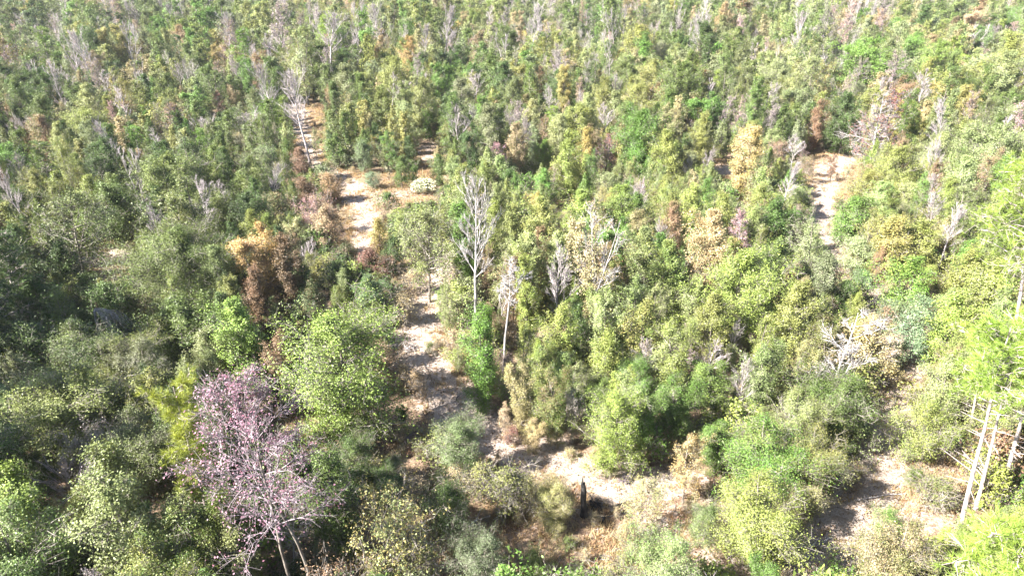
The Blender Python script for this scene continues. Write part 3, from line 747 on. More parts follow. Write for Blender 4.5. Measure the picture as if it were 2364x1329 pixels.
('sparse',1475,1090,1230,115,'gold','pale','pale golden open bush right of the charred stump','the pale golden bush'),
('leafy',1100,1225,1400,130,'grey','dark',None,None),('feather',975,1240,1330,110,'olive','straw',None,None),('feather',1060,1060,1130,90,'straw','brown',None,None),('leafy',1237,1262,1350,90,'green','olive',None,None),
('leafy',1560,1245,1440,150,'pale','bright','pale green bush at the bottom of the view','the pale green bush at the bottom'),('low',1445,1195,1250,50,'straw','olive',None,None),
('feather',960,1070,1130,80,'brown','straw',None,None),('low',985,1010,1050,60,'brown','olive',None,None),
# --- lower right
('leafy',1750,960,1150,190,'bright','olive','big fresh green bush with a yellow tip left of the lower track','the big fresh green bush'),
('leafy',1752,1105,1305,200,'lime','yellow','sprawling yellow green bush casting black shade over the white sand','the sprawling yellow green bush'),
('leafy',1888,990,1150,130,'yellow','dark',None,None),('leafy',1925,870,1050,150,'green','olive','dark olive bush heaped up against the lower track','the dark olive bush'),
('leafy',1840,905,1080,120,'olive','pale',None,None),('bare',1818,925,1030,54,'mauve','grey','round tangle of curled dead twigs','the tangle of dead twigs'),
('leafy',1632,1160,1255,104,'green','pale','small green bush over the tan litter','the small green bush on the litter'),
('sparse',1588,1000,1150,96,'gold','tan','straw gold open shrub in the sun above the litter','the straw gold shrub'),('leafy',1660,960,1090,80,'green','bright',None,None),
('leafy',2130,930,1070,150,'yellow','green',None,None),('leafy',2080,1215,1420,160,'olive','tan','dark hearted olive bush at the foot of the lower track','the dark hearted bush'),
('low',2110,1085,1120,60,'green','olive',None,None),('feather',2160,1110,1180,90,'olive','tan',None,None),('leafy',2050,1170,1240,70,'bright','olive',None,None),
('leafy',2300,880,1060,120,'yellow','pale',None,None),('low',2240,1040,1090,60,'rust','green',None,None),
('leafy',1850,1075,1200,90,'tan','yellow',None,None),
]
def catalogue():
    for (kind, x, yt, yb, wpx, ca, cb, label, lm) in CAT:
        ym = (yt + yb) / 2
        xb = CX + (x - CX) * (3970 - yb) / (3970 - ym)
        X, Y = at(xb, yb)
        h = min(max(height_for(X, Y, yt), .8), 19)
        w = wpx / F * math.hypot(math.hypot(X, Y), H - h * .6)
        tl = .10 if kind in ('bare', 'pinkish') and yb < 450 else .03
        place(kind, X, Y, h, w, ca, cb, label, landmark=lm, tilt=(rnd.gauss(0, tl), rnd.gauss(0, tl)))
catalogue()
N_CAT = len(THINGS)
# bare trees that stand out, each with its own shape and every limb a part
def hero_bare(xt, yt, xb, yb, w, seed, label, lm, low=.42, n_limb=26, up=1.1, shape='fan', tidy=1.0, twig=.015, per=.15, fork=0, tr=.15, irr=.25, bend=.02):
    X, Y = at(xb, yb); h = min(height_for(X, Y, yt), 18)
    v = -(yt - CY) / F; Xt = (xt - CX) / F * Y / (_c + v * _s)
    T = grow(seed, h, w, low=low, n_limb=n_limb, n_sec=8, n_twig=5, per=per, shape=shape, up=up, irregular=irr, twig_r=twig, spread=.42, trunk_r=tr, fork=fork, tidy=tidy, lean=(Xt - X) / h, bend=bend)
    parts = tree_meshes(T, leaf=.11, trunk_mat=M_PALE, twig_mat=M_PALE, limb_parts=True)
    r = build('bare_tree', parts, C['tan'], C['rust'], (X, Y, gz(X, Y)), 0, (1, 1, 1))
    r['category'] = 'tree'; THINGS.append(dict(o=r, kind='bare', X=X, Y=Y, h=h, w=w, ca='grey', cb='tan', label=label, lm=lm, nm='bare_tree'))
hero_bare(1090, 403, 1099, 790, 4.3, 601, 'tall white bare tree with a fan of twigs in the middle of the wood', 'the tall white fan tree', low=.45, n_limb=24, up=1.0, twig=.0125, irr=.35)
hero_bare(1172, 592, 1164, 850, 3.0, 602, 'small crooked white tree on a tall leafless stem', 'the small crooked white tree', low=.62, n_limb=16, up=.5, tidy=.1, irr=.5, tr=.11, bend=.035)
hero_bare(2000, 722, 1880, 1000, 3.6, 603, 'big bare white tree leaning over tan leaves by the lower track', 'the big leaning bare tree', low=.2, n_limb=24, up=.55, tidy=.3, irr=.5, per=.5, fork=1, tr=.12, bend=.03)
hero_bare(1365, 470, 1378, 800, 4.6, 604, 'pale forked stems rising through a tan leaved crown', 'the pale forked stems', low=.35, n_limb=16, up=.9, tidy=.5, per=1.2, fork=1, tr=.11)
hero_bare(2040, 200, 2004, 405, 7.5, 605, 'wide pale limbed bare tree within the red leaved one above the far clearing', 'the wide pale limbed tree', low=.22, n_limb=30, up=.35, tidy=.5, shape='cone', per=1.2, tr=.16, twig=.019)

# cream-flowering bushes: green body with a dense cap of pale blossom
def blossom_bush(x, yt, yb, wpx, label):
    X, Y = at(x, yb); h = max(height_for(X, Y, yt), 1.2); w = wpx / F * math.hypot(math.hypot(X, Y), H)
    rng = np.random.default_rng(int(x) + 7)
    h0, w0, parts = LIB['low'][0]
    r = build('flowering_bush', parts, C['blue'], C['pale'], (X, Y, gz(X, Y)), rnd.random() * 6, (w / w0, w / w0, h / h0))
    n = 900
    d = nrm(rng.normal(size=(n, 3))); d[:, 2] = np.abs(d[:, 2])
    P = d * np.array([w0 * .5, w0 * .5, h0 * .62]) * rng.uniform(.85, 1.08, (n, 1)) + np.array([0, 0, h0 * .38])
    keep = np.sin(P[:, 0] * 4) + np.sin(P[:, 1] * 5) + P[:, 2] > .9
    V, Q = leaf_quads(P[keep], rng, .17, up=1.0, asp=.9)
    me = mesh_quads('blossom', V, Q, [M_LEAF], leaf_var=np.repeat(np.stack([rng.normal(1, .1, keep.sum()), rng.random(keep.sum()) * .5, rng.random(keep.sum())], 1), 4, 0))
    b = bpy.data.objects.new('blossom', me); COL.objects.link(b); b.parent = r; b['tint'] = list(C['cream']); b['tint_b'] = [.5, .5, .32]
    r['category'] = 'bush'; r['group'] = 'cream flowering bushes'; r['label'] = label
    OCC.append((X, Y, w * .5))
OCC = [(t['X'], t['Y'], t['w'] * .5) for t in THINGS]
for a_ in ((980, 410, 442, 62, 'cream flowering bush, largest of the pale ones, beside the tan clearing'), (896, 374, 398, 24, 'small cream flowering bush left of a round green bush'),
           (787, 300, 326, 36, 'cream flowering bush farthest up beside the upper sandy track'), (768, 322, 350, 34, 'cream flowering bush touching the edge of the upper sandy track'),
           (797, 334, 368, 44, 'cream flowering bush lowest of three by the upper track'), (1217, 377, 402, 28, 'small cream flowering bush by the deep shade under the trees'),
           (600, 905, 948, 44, 'lone cream flowering bush behind the red budded tree'), (1655, 585, 620, 30, 'pale flowering bush among the orange leaves')):
    blossom_bush(*a_)

# ---------------------------------------------------------------- hero trees built with every bough a part
def px_ground(x, y): X, Y = at(x, y); return X, Y
def hero_pine(x, yb, yt, xt, w, seed, low, n_bough, label, each=26, lm=None):
    X, Y = at(x, yb); h = height_for(X, Y, yt)
    # where the top should be seen sets the lean
    v = -(yt - CY) / F; dy = _c + v * _s; Xt = (xt - CX) / F * Y / dy
    lean = (Xt - X) / h
    parts = pine_parts(seed, h, w, low, n_bough, each, True, tuft=.34, lean=lean, wid=.016)
    r = build('pine_tree', parts, jit(C['pine'] if x > 900 else (.27, .33, .045), .06), jit(C['lime'], .06), (X, Y, gz(X, Y)), 0, (1, 1, 1))
    r['category'] = 'tree'; THINGS.append(dict(o=r, kind='pine', X=X, Y=Y, h=h, w=w, ca='pine', cb='lime', label=label, lm=lm, nm='pine_tree'))
hero_pine(2206, 1258, 735, 2325, 4.0, 401, .66, 24, 'tall pine with a long bare pinkish stem, foremost of its group', lm='the foremost tall pine')
hero_pine(2248, 1185, 800, 2362, 3.4, 402, .70, 18, 'pine with a slimmer stem close behind the foremost tall one', lm='the slimmer pine')
hero_pine(2302, 1165, 700, 2440, 4.0, 403, .7, 20, 'pine whose bare stem leans out of the view beside the foremost tall ones')
hero_pine(2226, 1045, 760, 2290, 3.0, 404, .66, 16, 'short thick stemmed pine behind the tall group')
hero_pine(2318, 960, 372, 2400, 6.0, 405, .60, 36, 'tallest pine with layered bright boughs high at the edge of the view', lm='the tallest pine')
hero_pine(2480, 1750, 1195, 2350, 3.8, 406, .50, 40, 'pine seen from above with a dense bright crown in the lower corner', each=30, lm='the pine seen from above')
hero_pine(512, 1300, 880, 392, 2.3, 407, .40, 30, 'slender leaning young pine with bright yellow green needles beside the red budded tree', lm='the slender leaning pine')
def pink_tree(x, yb, yt, xt, w, seed, label, lm, fork=0, low=.42):
    X, Y = at(x, yb); h = height_for(X, Y, yt)
    v = -(yt - CY) / F; Xt = (xt - CX) / F * Y / (_c + v * _s)
    T = grow(seed, h, w, low=low, n_limb=46, n_sec=8, n_twig=5, per=3.0, shape='round', up=.55, irregular=.28, twig_r=.009, spread=.36, fork_z=(.08, .14), trunk_r=.10, tidy=.4, fork=fork, lean=(Xt - X) / h)
    j_ = T.trunk[5, :3]      # a second stem that joins half way up
    q_ = np.linspace(0, 1, 6)[:, None]; P2 = np.array([.75, .35, 0]) * (1 - q_) ** .8 + np.array([[0, 0, 0]]) * q_ + j_ * q_
    P2[:, 0] += .35 * np.sin(q_[:, 0] * math.pi); T.trunk = np.concatenate([T.trunk, polyseg(P2, np.linspace(.085, .05, 6))])
    parts = tree_meshes(T, leaf=.08, trunk_mat=M_BARK, twig_mat=M_LILAC, limb_parts=True, asp=.8)
    r = build('red_budded_tree', parts, (.25, .15, .205), (.23, .09, .125), (X, Y, gz(X, Y)), 0, (1, 1, 1))
    r['category'] = 'tree'; THINGS.append(dict(o=r, kind='pinkish', X=X, Y=Y, h=h, w=w, ca='pink', cb='mauve', label=label, lm=lm, nm='red_budded_tree'))
pink_tree(690, 1430, 872, 532, 4.6, 507, 'tall nearly bare tree with pink red buds on two pale stems', 'the red budded tree')

# snags, logs, sticks
def log_mesh(rng, pts, r0, r1, k=8, stubs=4, mat=M_PALE):
    P = np.array(pts, float); R = np.linspace(r0, r1, len(P))
    S = [polyseg(P, R)]
    for i in range(stubs):
        j = rng.integers(1, len(P)); d = nrm(rng.normal(size=3) + np.array([0, 0, .5]))
        S.append(np.array([[*P[j], *(P[j] + d * rng.uniform(.25, .9)), R[j] * .5, R[j] * .2]]))
    V, Q = prisms(np.concatenate(S), k)
    return mesh_quads('log', V, Q, [mat], smooth=True)
def one_mesh(name, me, label, cat, group=None, loc=None):
    o = bpy.data.objects.new(name, me); COL.objects.link(o); o['label'] = label; o['category'] = cat
    if group: o['group'] = group
    if loc: o.location = loc
    return o
def fallen_log(pix, r, label, mat, lift=.12, stubs=4):
    rng = np.random.default_rng(int(pix[0][0]))
    g = [at(*p_) for p_ in pix]; o0 = g[0]
    pts = []
    for a_, b_ in zip(g[:-1], g[1:]):
        for t_ in (0, .33, .66):
            X = a_[0] + (b_[0] - a_[0]) * t_ + rng.normal() * .04; Y = a_[1] + (b_[1] - a_[1]) * t_ + rng.normal() * .04
            pts.append((X, Y, gz(X, Y) + lift + r * .6))
    pts.append((*g[-1], gz(*g[-1]) + lift))
    P = np.array(pts) - np.array([*o0, gz(*o0)])
    one_mesh('fallen_log' if r > .05 else 'fallen_branch', log_mesh(rng, P, r, r * .45, stubs=stubs, mat=mat), label, 'log' if r > .05 else 'branch', 'fallen wood on the ground', (o0[0], o0[1], gz(*o0)))
fallen_log([(1868, 1256), (1893, 1252), (1920, 1236)], .10, 'curved pale log lying across the shaded edge of the white sand', M_PALE)
fallen_log([(1973, 1160), (2035, 1148), (2100, 1147)], .045, 'long thin fallen branch stretched over the sunny grass', M_PALE, stubs=6)
fallen_log([(2112, 1150), (2126, 1128), (2142, 1113)], .09, 'short brown log in the sunny litter below the pines', M_BARK)
fallen_log([(1086, 1008), (1092, 988), (1096, 975)], .07, 'charred log on the bend of the sand track', M_BURNT)
fallen_log([(1386, 1208), (1396, 1192)], .12, 'charred log just below the charred stump', M_BURNT)
fallen_log([(975, 838), (990, 862)], .035, 'dark stick on the sand track, upper of two', M_DARK)
fallen_log([(1050, 922), (1066, 905)], .04, 'thin dark stick lying on the lower part of the sand track', M_DARK)
fallen_log([(985, 880), (995, 862), (988, 850)], .035, 'forked dark stick on the sand track near the middle', M_DARK)
fallen_log([(1085, 1240), (1105, 1222)], .04, 'pale forked branch on the dark bush near the bottom', M_PALE, lift=1.2)
fallen_log([(1448, 1300), (1500, 1298)], .035, 'thin pale branch in the dry grass at the bottom', M_PALE)
fallen_log([(1855, 1285), (1875, 1275)], .07, 'bleached log end beneath the curved log', M_PALE)
fallen_log([(640, 508), (672, 522), (690, 540)], .07, 'pale fallen pole slanting through the scrub above the orange shrub', M_PALE, lift=1.3)
fallen_log([(2265, 632), (2306, 650)], .05, 'pale dead branch lodged in the scrub left of the tallest pine', M_PALE, lift=2.0)
# charred stump
X, Y = at(1348, 1188); hh = height_for(X, Y, 1112)
rng = np.random.default_rng(8)
P = np.stack([np.array([0, .02, -.03, .0, -.05]) - np.linspace(0, .1, 5), np.zeros(5), np.linspace(0, hh, 5)], 1)
sr = bpy.data.objects.new('charred_stump', None); COL.objects.link(sr); sr.location = (X, Y, gz(X, Y)); sr['label'] = 'tall charred stump with a jagged top standing in the dry grass'; sr['category'] = 'stump'
V, Q = prisms(polyseg(P, np.array([.24, .18, .17, .16, .12])), 9)
o = bpy.data.objects.new('trunk', mesh_quads('trunk', V, Q, [M_BURNT], smooth=True)); COL.objects.link(o); o.parent = sr
for k in range(3):
    a_ = k * 2.1; S = np.array([[P[-1, 0] + .07 * math.cos(a_), .07 * math.sin(a_), hh - .03, P[-1, 0] + .09 * math.cos(a_), .09 * math.sin(a_), hh + .15 + .18 * k, .06, .012]])
    V, Q = prisms(S, 4); o = bpy.data.objects.new('splinter', mesh_quads('splinter', V, Q, [M_BURNT])); COL.objects.link(o); o.parent = sr

def brush_pile(x, y, wpx, label, mat, n=70, hgt=.7, droop=0, noun='brush_pile'):
    rng = np.random.default_rng(int(x * 3 + y)); X, Y = at(x, y); r = wpx * .5 / F * math.hypot(math.hypot(X, Y), H)
    a_ = rng.random((n, 1)) * 2 * math.pi; q = np.sqrt(rng.random((n, 1))) * r * .6
    c = np.concatenate([np.cos(a_) * q, np.sin(a_) * q, .05 + rng.random((n, 1)) * hgt * .5], 1)
    d = nrm(rng.normal(size=(n, 3)) * np.array([1, 1, .55])) * rng.uniform(.3, .9, (n, 1)) * r * .8
    p1 = c + d; p1[:, 2] = np.abs(p1[:, 2]) + .03
    S = [np.concatenate([c, p1, np.full((n, 1), .022), np.full((n, 1), .010)], 1)]
    for k in range(3):
        d2 = nrm(d + rng.normal(size=(n, 3)) * r * .35) * rng.uniform(.15, .4, (n, 1)) * r
        e = p1 * .7 + c * .3; p2 = e + d2; p2[:, 2] = np.abs(p2[:, 2])
        S.append(np.concatenate([e, p2, np.full((n, 1), .012), np.full((n, 1), .006)], 1))
    V, Q = prisms(np.concatenate(S), 4)
    one_mesh(noun, mesh_quads(noun, V, Q, [mat]), label, 'brush pile', 'heaps of dead sticks', (X, Y, gz(X, Y)))
brush_pile(945, 805, 42, 'heap of bleached sticks on the shaded side of the sand track', M_PALE)
brush_pile(1372, 1165, 50, 'heap of charred sticks beside the tall charred stump', M_BURNT)
brush_pile(1650, 1135, 66, 'dark heap of dead sticks on the tan litter', M_DARK)
brush_pile(1675, 1265, 46, 'grey heap of dead sticks beneath the sprawling yellow green bush', M_LILAC)
brush_pile(1445, 395, 56, 'pale heap of dead brush behind the yellow green shrubs', M_PALE)
brush_pile(1440, 1102, 26, 'small heap of grey sticks at the foot of the vivid yellow green bush', M_LILAC)
brush_pile(935, 1005, 50, 'grey heap of fallen twigs in the dark shade of the large domed bush', M_LILAC)
brush_pile(1810, 1300, 60, 'heap of grey sticks near the bottom of the view', M_LILAC)
brush_pile(660, 785, 50, 'white dead sticks poking out of dark shade beside the dull brown bush', M_PALE, hgt=2.0)
# drooping white dead branch over the dark hollow
def drooping():
    rng = np.random.default_rng(77); X, Y = at(300, 815)
    z0 = height_for(X, Y, 720); sc = math.hypot(math.hypot(X, Y), H - 3) / F
    S = [polyseg(np.array([[-1.2 * 40 * sc, 0, 0], [-45 * sc, 0, 0]]), np.array([.12, .10]))]
    S = [polyseg(np.array([[-50 * sc, .2, -z0], [-52 * sc, .1, -z0 * .5], [-48 * sc, 0, -.2], [-40 * sc, 0, 0]]), np.array([.14, .12, .1, .08]))]
    for i in range(20):
        e = rng.uniform(.3, 1); pts = []
        for t_ in np.linspace(0, 1, 7):
            xx = -45 * sc + (85 * sc) * t_ * e; zz = .25 * math.sin(t_ * 2) - (52 * sc) * (t_ ** 2.3) * (1.25 - .45 * e + .1 * rng.random()) * 1.2
            pts.append((xx + rng.normal() * .07, (i - 13) * .15 * t_, zz + rng.normal() * .08))
        pts = np.array(pts); S.append(polyseg(pts, np.linspace(.020, .007, 7)))
        for j in range(2, 7):
            for m_ in range(2):
                d = np.array([rng.uniform(.1, .5), rng.normal() * .3, -rng.uniform(.3, .9)])
                S.append(np.array([[*pts[j], *(pts[j] + d), .013, .006]]))
    V, Q = prisms(np.concatenate(S), 4); V[:, 2] += z0
    one_mesh('dead_tree', mesh_quads('dead_tree', V, Q, [M_PALE]), 'bleached dead tree bowed over with drooping twigs in a black hollow', 'tree', None, (X, Y, gz(X, Y)))
drooping()

# ---------------------------------------------------------------- the rest of the wood
# places where the ground shows or a particular thing must stay in view (photo pixels: x0, y0, x1, y1)
CLEAR = [(880, 985, 1010, 1050), (235, 705, 345, 790), (2005, 790, 2105, 1200), (640, 690, 740, 760), (560, 230, 570, 240),
         (900, 625, 1045, 905), (985, 850, 1075, 985), (1075, 985, 1260, 1075), (1270, 1030, 1365, 1105), (1370, 1105, 1600, 1330), (1200, 1100, 1420, 1329),
         (2010, 1000, 2110, 1200), (1850, 1150, 2060, 1329), (2100, 1050, 2230, 1200), (2010, 830, 2085, 1000), (1895, 560, 1975, 660), (680, 240, 750, 390),
         (770, 395, 1010, 480), (810, 470, 870, 610), (1650, 375, 1700, 430), (1860, 350, 1985, 460), (205, 562, 315, 645), (950, 350, 1000, 420), (880, 600, 1020, 660),
         (1600, 1080, 1720, 1150), (640, 960, 740, 1060), (1205, 410, 1240, 450), (1560, 1200, 1720, 1320), (1780, 1080, 1900, 1140), (2060, 760, 2100, 820), (800, 1180, 1180, 1329),
         (700, 480, 800, 560), (1130, 1070, 1300, 1200), (1280, 470, 1330, 500)]
def bbox(X, Y, h, w):
    xb, yb = proj(X, Y, 0); xt, yt = proj(X, Y, h); r = w * .5 * F / math.hypot(math.hypot(X, Y), H - h * .5)
    xm = (xb + xt) / 2
    return xm - r, yt, xm + r, yb
PROT = []
for t_ in THINGS[:]:
    x0, y0, x1, y1 = bbox(t_['X'], t_['Y'], t_['h'], t_['w'])
    PROT.append((x0, y0, x1, y0 + (y1 - y0) * (.8 if t_['lm'] else .62), t_['Y'], .22 if t_['lm'] else .42))
def over(a_, b_):
    ix = min(a_[2], b_[2]) - max(a_[0], b_[0]); iy = min(a_[3], b_[3]) - max(a_[1], b_[1])
    if ix <= 0 or iy <= 0: return 0
    return ix * iy / max((b_[2] - b_[0]) * (b_[3] - b_[1]), 1)
occ = np.array([(t['X'], t['Y'], t['w'] * .5) for t in THINGS])
def allowed(X, Y, h, w):
    bb = bbox(X, Y, h, w)
    for c_ in CLEAR:
        cb = (*c_,)
        ix = min(bb[2], cb[2]) - max(bb[0], cb[0]); iy = min(bb[3], cb[3]) - max(bb[1], cb[1])
        if ix > 4 and iy > 4 and ix * iy > .07 * min((bb[2] - bb[0]) * (bb[3] - bb[1]), (cb[2] - cb[0]) * (cb[3] - cb[1])): return False
    for p_ in PROT:
        if p_[4] > Y and over(bb, p_) > p_[5]: return False
    return True
rf = random.Random(12)
def colour_for(x, y):
    if y < 430:
        f = (x + 200 * math.sin(y / 60)) / 2364
        L_ = [('green', 'olive', 5), ('dark', 'green', 4 - 3 * f), ('olive', 'grey', 3), ('grey', 'pale', 2 + 2 * f), ('pale', 'yellow', 1 + 4 * f), ('yellow', 'olive', 1.5 + 3.5 * f),
              ('bright', 'green', 1.8), ('tan', 'olive', 1 + 1.5 * f), ('rust', 'olive', .8), ('tan', 'rust', .5), ('brown', 'olive', .6), ('gold', 'yellow', .6), ('lime', 'green', .4 + f)]
    elif x < 1050 and y < 800:
        L_ = [('green', 'yellow', 4), ('green', 'dark', 2), ('dark', 'green', 2), ('olive', 'yellow', 4), ('yellow', 'olive', 2), ('pale', 'green', 1.5), ('brown', 'rust', .4), ('lime', 'olive', 1)]
    elif x < 1050:
        L_ = [('green', 'dark', 4), ('dark', 'green', 4), ('olive', 'yellow', 3), ('grey', 'olive', 1.5), ('brown', 'rust', .5), ('lime', 'olive', 1), ('pale', 'green', .7)]  # lower left: greens kept darker, the shade there put into the leaf colour
    else:
        L_ = [('yellow', 'green', 4), ('lime', 'yellow', 3), ('olive', 'pale', 2.5), ('pale', 'lime', 2.5), ('green', 'bright', 2.5), ('gold', 'yellow', 1), ('tan', 'olive', 1.2), ('rust', 'olive', .4)]
    n_ = (.5 + .5 * math.sin(x / (60 + y * .1) + 2.1 * math.sin(y / 47)) * math.sin(y / 31 + 1.3 * math.sin(x / 150))) * .62 + rf.random() * .38
    n_ = min(max((n_ - .19) / .62, 0), 1) if rf.random() < .7 else rf.random()
    r_ = n_ * sum(q[2] for q in L_)
    for a_, b_, w_ in L_:
        r_ -= w_
        if r_ <= 0: return a_, b_
    return L_[0][:2]
def kind_for(y, x=0):
    r_ = rf.random()
    if y < 430 and r_ < .185 and math.sin(x / 90 + 1.2 * math.sin(y / 25)) + math.sin(y / 18 + x / 200) < -.1: r_ = .5
    if y < 430: return 'bare' if r_ < .12 else 'pinkish' if r_ < .185 else 'pine' if r_ < .205 else 'sparse' if r_ < .36 else 'leafy'
    return 'sparse' if r_ < .34 else 'bare' if r_ < .42 else 'leafy'
FILL = []
grid = {}
def free(X, Y, r):
    if len(occ) and np.any(np.hypot(occ[:, 0] - X, occ[:, 1] - Y) < (occ[:, 2] * .72 + r * .6)): return False
    gi, gj = int(X // 8), int(Y // 8)
    for i in (-1, 0, 1):
        for j in (-1, 0, 1):
            for (a_, b_, r2) in grid.get((gi + i, gj + j), ()):
                if math.hypot(a_ - X, b_ - Y) < (r + r2) * .72: return False
    return True
d = 14.0
while d < 560:
    step = 2.1 if d < 120 else 2.9 if d < 220 else 4.2
    x = -(.82 * d + 14)
    while x < .82 * d + 14:
        X, Y = x + rf.uniform(-1, 1) * step * .5, d + rf.uniform(-1, 1) * step * .5
        x += step
        px_, py_ = proj(X, Y, 0)
        near_track = min(seg_dist(np.array([X]), np.array([Y]), A)[0] - hw for A, hw, st in TRACKS) if d < 180 else 9
        if near_track < .5: continue
        k_ = kind_for(py_, px_)
        h = rf.gauss(10.2, 2.0) if py_ < 380 else rf.gauss(8.0, 1.9)
        h *= .82 + .34 * math.sin(X / 9 + 1.4 * math.sin(Y / 13)) * math.sin(Y / 11 + math.sin(X / 17)) + .18
        h = min(max(h, 3.0), 15)
        if k_ == 'bare' and py_ < 430: h = rf.uniform(9, 14)
        if k_ == 'pine': h = rf.uniform(8, 13)
        if Y > 110: h *= 1.22
        w = h * (rf.uniform(.26, .50) if h > 9 else rf.uniform(.32, .54)) if h > 5.5 else h * rf.uniform(.6, .95)
        if Y > 110: w *= 1.45
        w = min(w, 8.0)
        if k_ in ('bare', 'pinkish'): w = h * rf.uniform(.22, .42)
        ok = False
        for s_ in (1, .62, .36):
            if Y > 250: ok = free(X, Y, w * .5); break
            if free(X, Y, w * s_ * .5) and (allowed(X, Y, h * s_, w * s_)): ok = True; h *= s_; w *= s_; break
        if not ok: continue
        if h < 3.4 and k_ != 'sparse': k_ = 'leafy'
        ca, cb = colour_for(px_, py_)
        if k_ in ('pine',): ca, cb = rf.choice([('pine', 'lime'), ('pined', 'pine'), ('bright', 'pine')])
        if k_ in ('bare', 'pinkish'): ca, cb = rf.choice([('grey', 'tan'), ('mauve', 'grey'), ('tan', 'rust'), ('pink', 'tan'), ('pale', 'grey')])
        if k_ == 'bare' and h < 4.5: k_ = 'sparse'
        FILL.append((k_, X, Y, h, w, ca, cb)); grid.setdefault((int(X // 8), int(Y // 8)), []).append((X, Y, w * .5))
    d += step
# the ones that show largest stand singly, the rest are one far-off wood
def shown(f_):
    x0, y0, x1, y1 = bbox(f_[1], f_[2], f_[3], f_[4])
    if x1 < 0 or x0 > 2364 or y1 < 0 or y0 > 1329: return -1
    return (min(x1, 2364) - max(x0, 0)) * (min(y1, 1329) - max(y0, 0)) / (1 + f_[2] / 80)
CAP = {'broadleaf_tree': 285, 'shrub': 285, 'thin_leaved_tree': 150, 'bare_tree': 130, 'half_bare_tree': 60, 'pine_tree': 40, 'autumn_tree': 80}
used = {}
for t_ in THINGS: used[t_['nm']] = used.get(t_['nm'], 0) + 1
FAR = []
for q_ in range(6):    # tall trees beyond the left edge that shade the hollows
    Y_ = rf.uniform(22, 62); X_ = -(.74 * math.hypot(Y_, 0) * 1.06 + rf.uniform(3, 13))
    FAR.append(('leafy', X_, Y_, rf.uniform(13, 17), rf.uniform(5, 7), 'dark', 'green'))
for f_ in sorted(FILL, key=shown, reverse=True):
    nm, cat = shape_kind(f_[0], f_[4], f_[3])
    if nm == 'broadleaf_tree' and f_[5] in ('rust', 'orange', 'tan', 'brown') and f_[6] in ('rust', 'tan', 'gold', 'orange'): nm = 'autumn_tree'
    if shown(f_) > 120 and f_[2] < 330 and used.get(nm, 0) < CAP[nm]:
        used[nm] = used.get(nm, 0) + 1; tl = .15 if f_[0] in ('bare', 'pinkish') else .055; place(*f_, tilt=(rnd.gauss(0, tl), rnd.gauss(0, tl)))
    else: FAR.append(f_)
print('things', len(THINGS), 'fill', len(FILL), 'far', len(FAR), used)

# geometry-node scatter: one object of kind stuff, instances of unlinked source meshes
def scatter(name, sources, rows, label=None, cat=None):
    """rows: (source index, x, y, z, rotz, sx, sz, tint, tint_b)"""
    n = len(rows)
    me = bpy.data.meshes.new(name); me.vertices.add(n)
    me.vertices.foreach_set('co', np.array([r[1:4] for r in rows], np.float32).ravel())
    def at_(nm, ty, data, key):
        a = me.attributes.new(nm, ty, 'POINT'); a.data.foreach_set(key, np.asarray(data).ravel())
    at_('pick', 'INT', np.array([r[0] for r in rows], np.int32), 'value')
    at_('turn', 'FLOAT_VECTOR', np.array([(.05 * math.sin(r[1] * 7), .05 * math.sin(r[2] * 5), r[4]) for r in rows], np.float32), 'vector')
    at_('size', 'FLOAT_VECTOR', np.array([(r[5], r[5], r[6]) for r in rows], np.float32), 'vector')
    at_('tint', 'FLOAT_VECTOR', np.array([r[7] for r in rows], np.float32), 'vector')
    at_('tint_b', 'FLOAT_VECTOR', np.array([r[8] for r in rows], np.float32), 'vector')
    o = bpy.data.objects.new(name, me); COL.objects.link(o); o['kind'] = 'stuff'
    if label: o['label'] = label
    if cat: o['category'] = cat
    src = bpy.data.collections.new(name + '_sources')
    for m_ in sources: src.objects.link(bpy.data.objects.new('source', m_))
    g = bpy.data.node_groups.new(name, 'GeometryNodeTree')
    g.interface.new_socket('Geometry', in_out='INPUT', socket_type='NodeSocketGeometry'); g.interface.new_socket('Geometry', in_out='OUTPUT', socket_type='NodeSocketGeometry')
    gi, go = g.nodes.new('NodeGroupInput'), g.nodes.new('NodeGroupOutput')
    ci = g.nodes.new('GeometryNodeCollectionInfo'); ci.inputs['Collection'].default_value = src
    ci.inputs['Separate Children'].default_value = True; ci.inputs['Reset Children'].default_value = True
    ip = g.nodes.new('GeometryNodeInstanceOnPoints'); ip.inputs['Pick Instance'].default_value = True
    def na(nm, ty):
        a = g.nodes.new('GeometryNodeInputNamedAttribute'); a.data_type = ty; a.inputs['Name'].default_value = nm
        return [s for s in a.outputs if s.enabled and s.name == 'Attribute'][0]
    lk = g.links.new
    lk(gi.outputs[0], ip.inputs['Points']); lk(ci.outputs[0], ip.inputs['Instance'])
    lk(na('pick', 'INT'), ip.inputs['Instance Index']); lk(na('turn', 'FLOAT_VECTOR'), ip.inputs['Rotation']); lk(na('size', 'FLOAT_VECTOR'), ip.inputs['Scale'])
    lk(ip.outputs[0], go.inputs[0])
    md = o.modifiers.new('scatter', 'NODES'); md.node_group = g
    return o
SRC, SRC_I = [], {}
for kd in ('leafy', 'sparse', 'bare', 'pinkish', 'pine'):
    for i, (h0, w0, parts) in enumerate(LIB[kd]):
        SRC_I[(kd, i)] = len(SRC); SRC.append(joined(parts))
rows = []
for (k_, X, Y, h, w, ca, cb) in FAR:
    i = pick(k_, h, w); h0, w0, _p = LIB[k_][i]
    rows.append((SRC_I[(k_, i)], X, Y, gz(X, Y) if Y < 320 else 0, rf.uniform(0, 6.28), w / w0, h / h0, jit(C[ca]), jit(C[cb])))
scatter('distant_woods', SRC, rows, 'mass of mixed autumn woodland running back to the far edge', 'woodland')

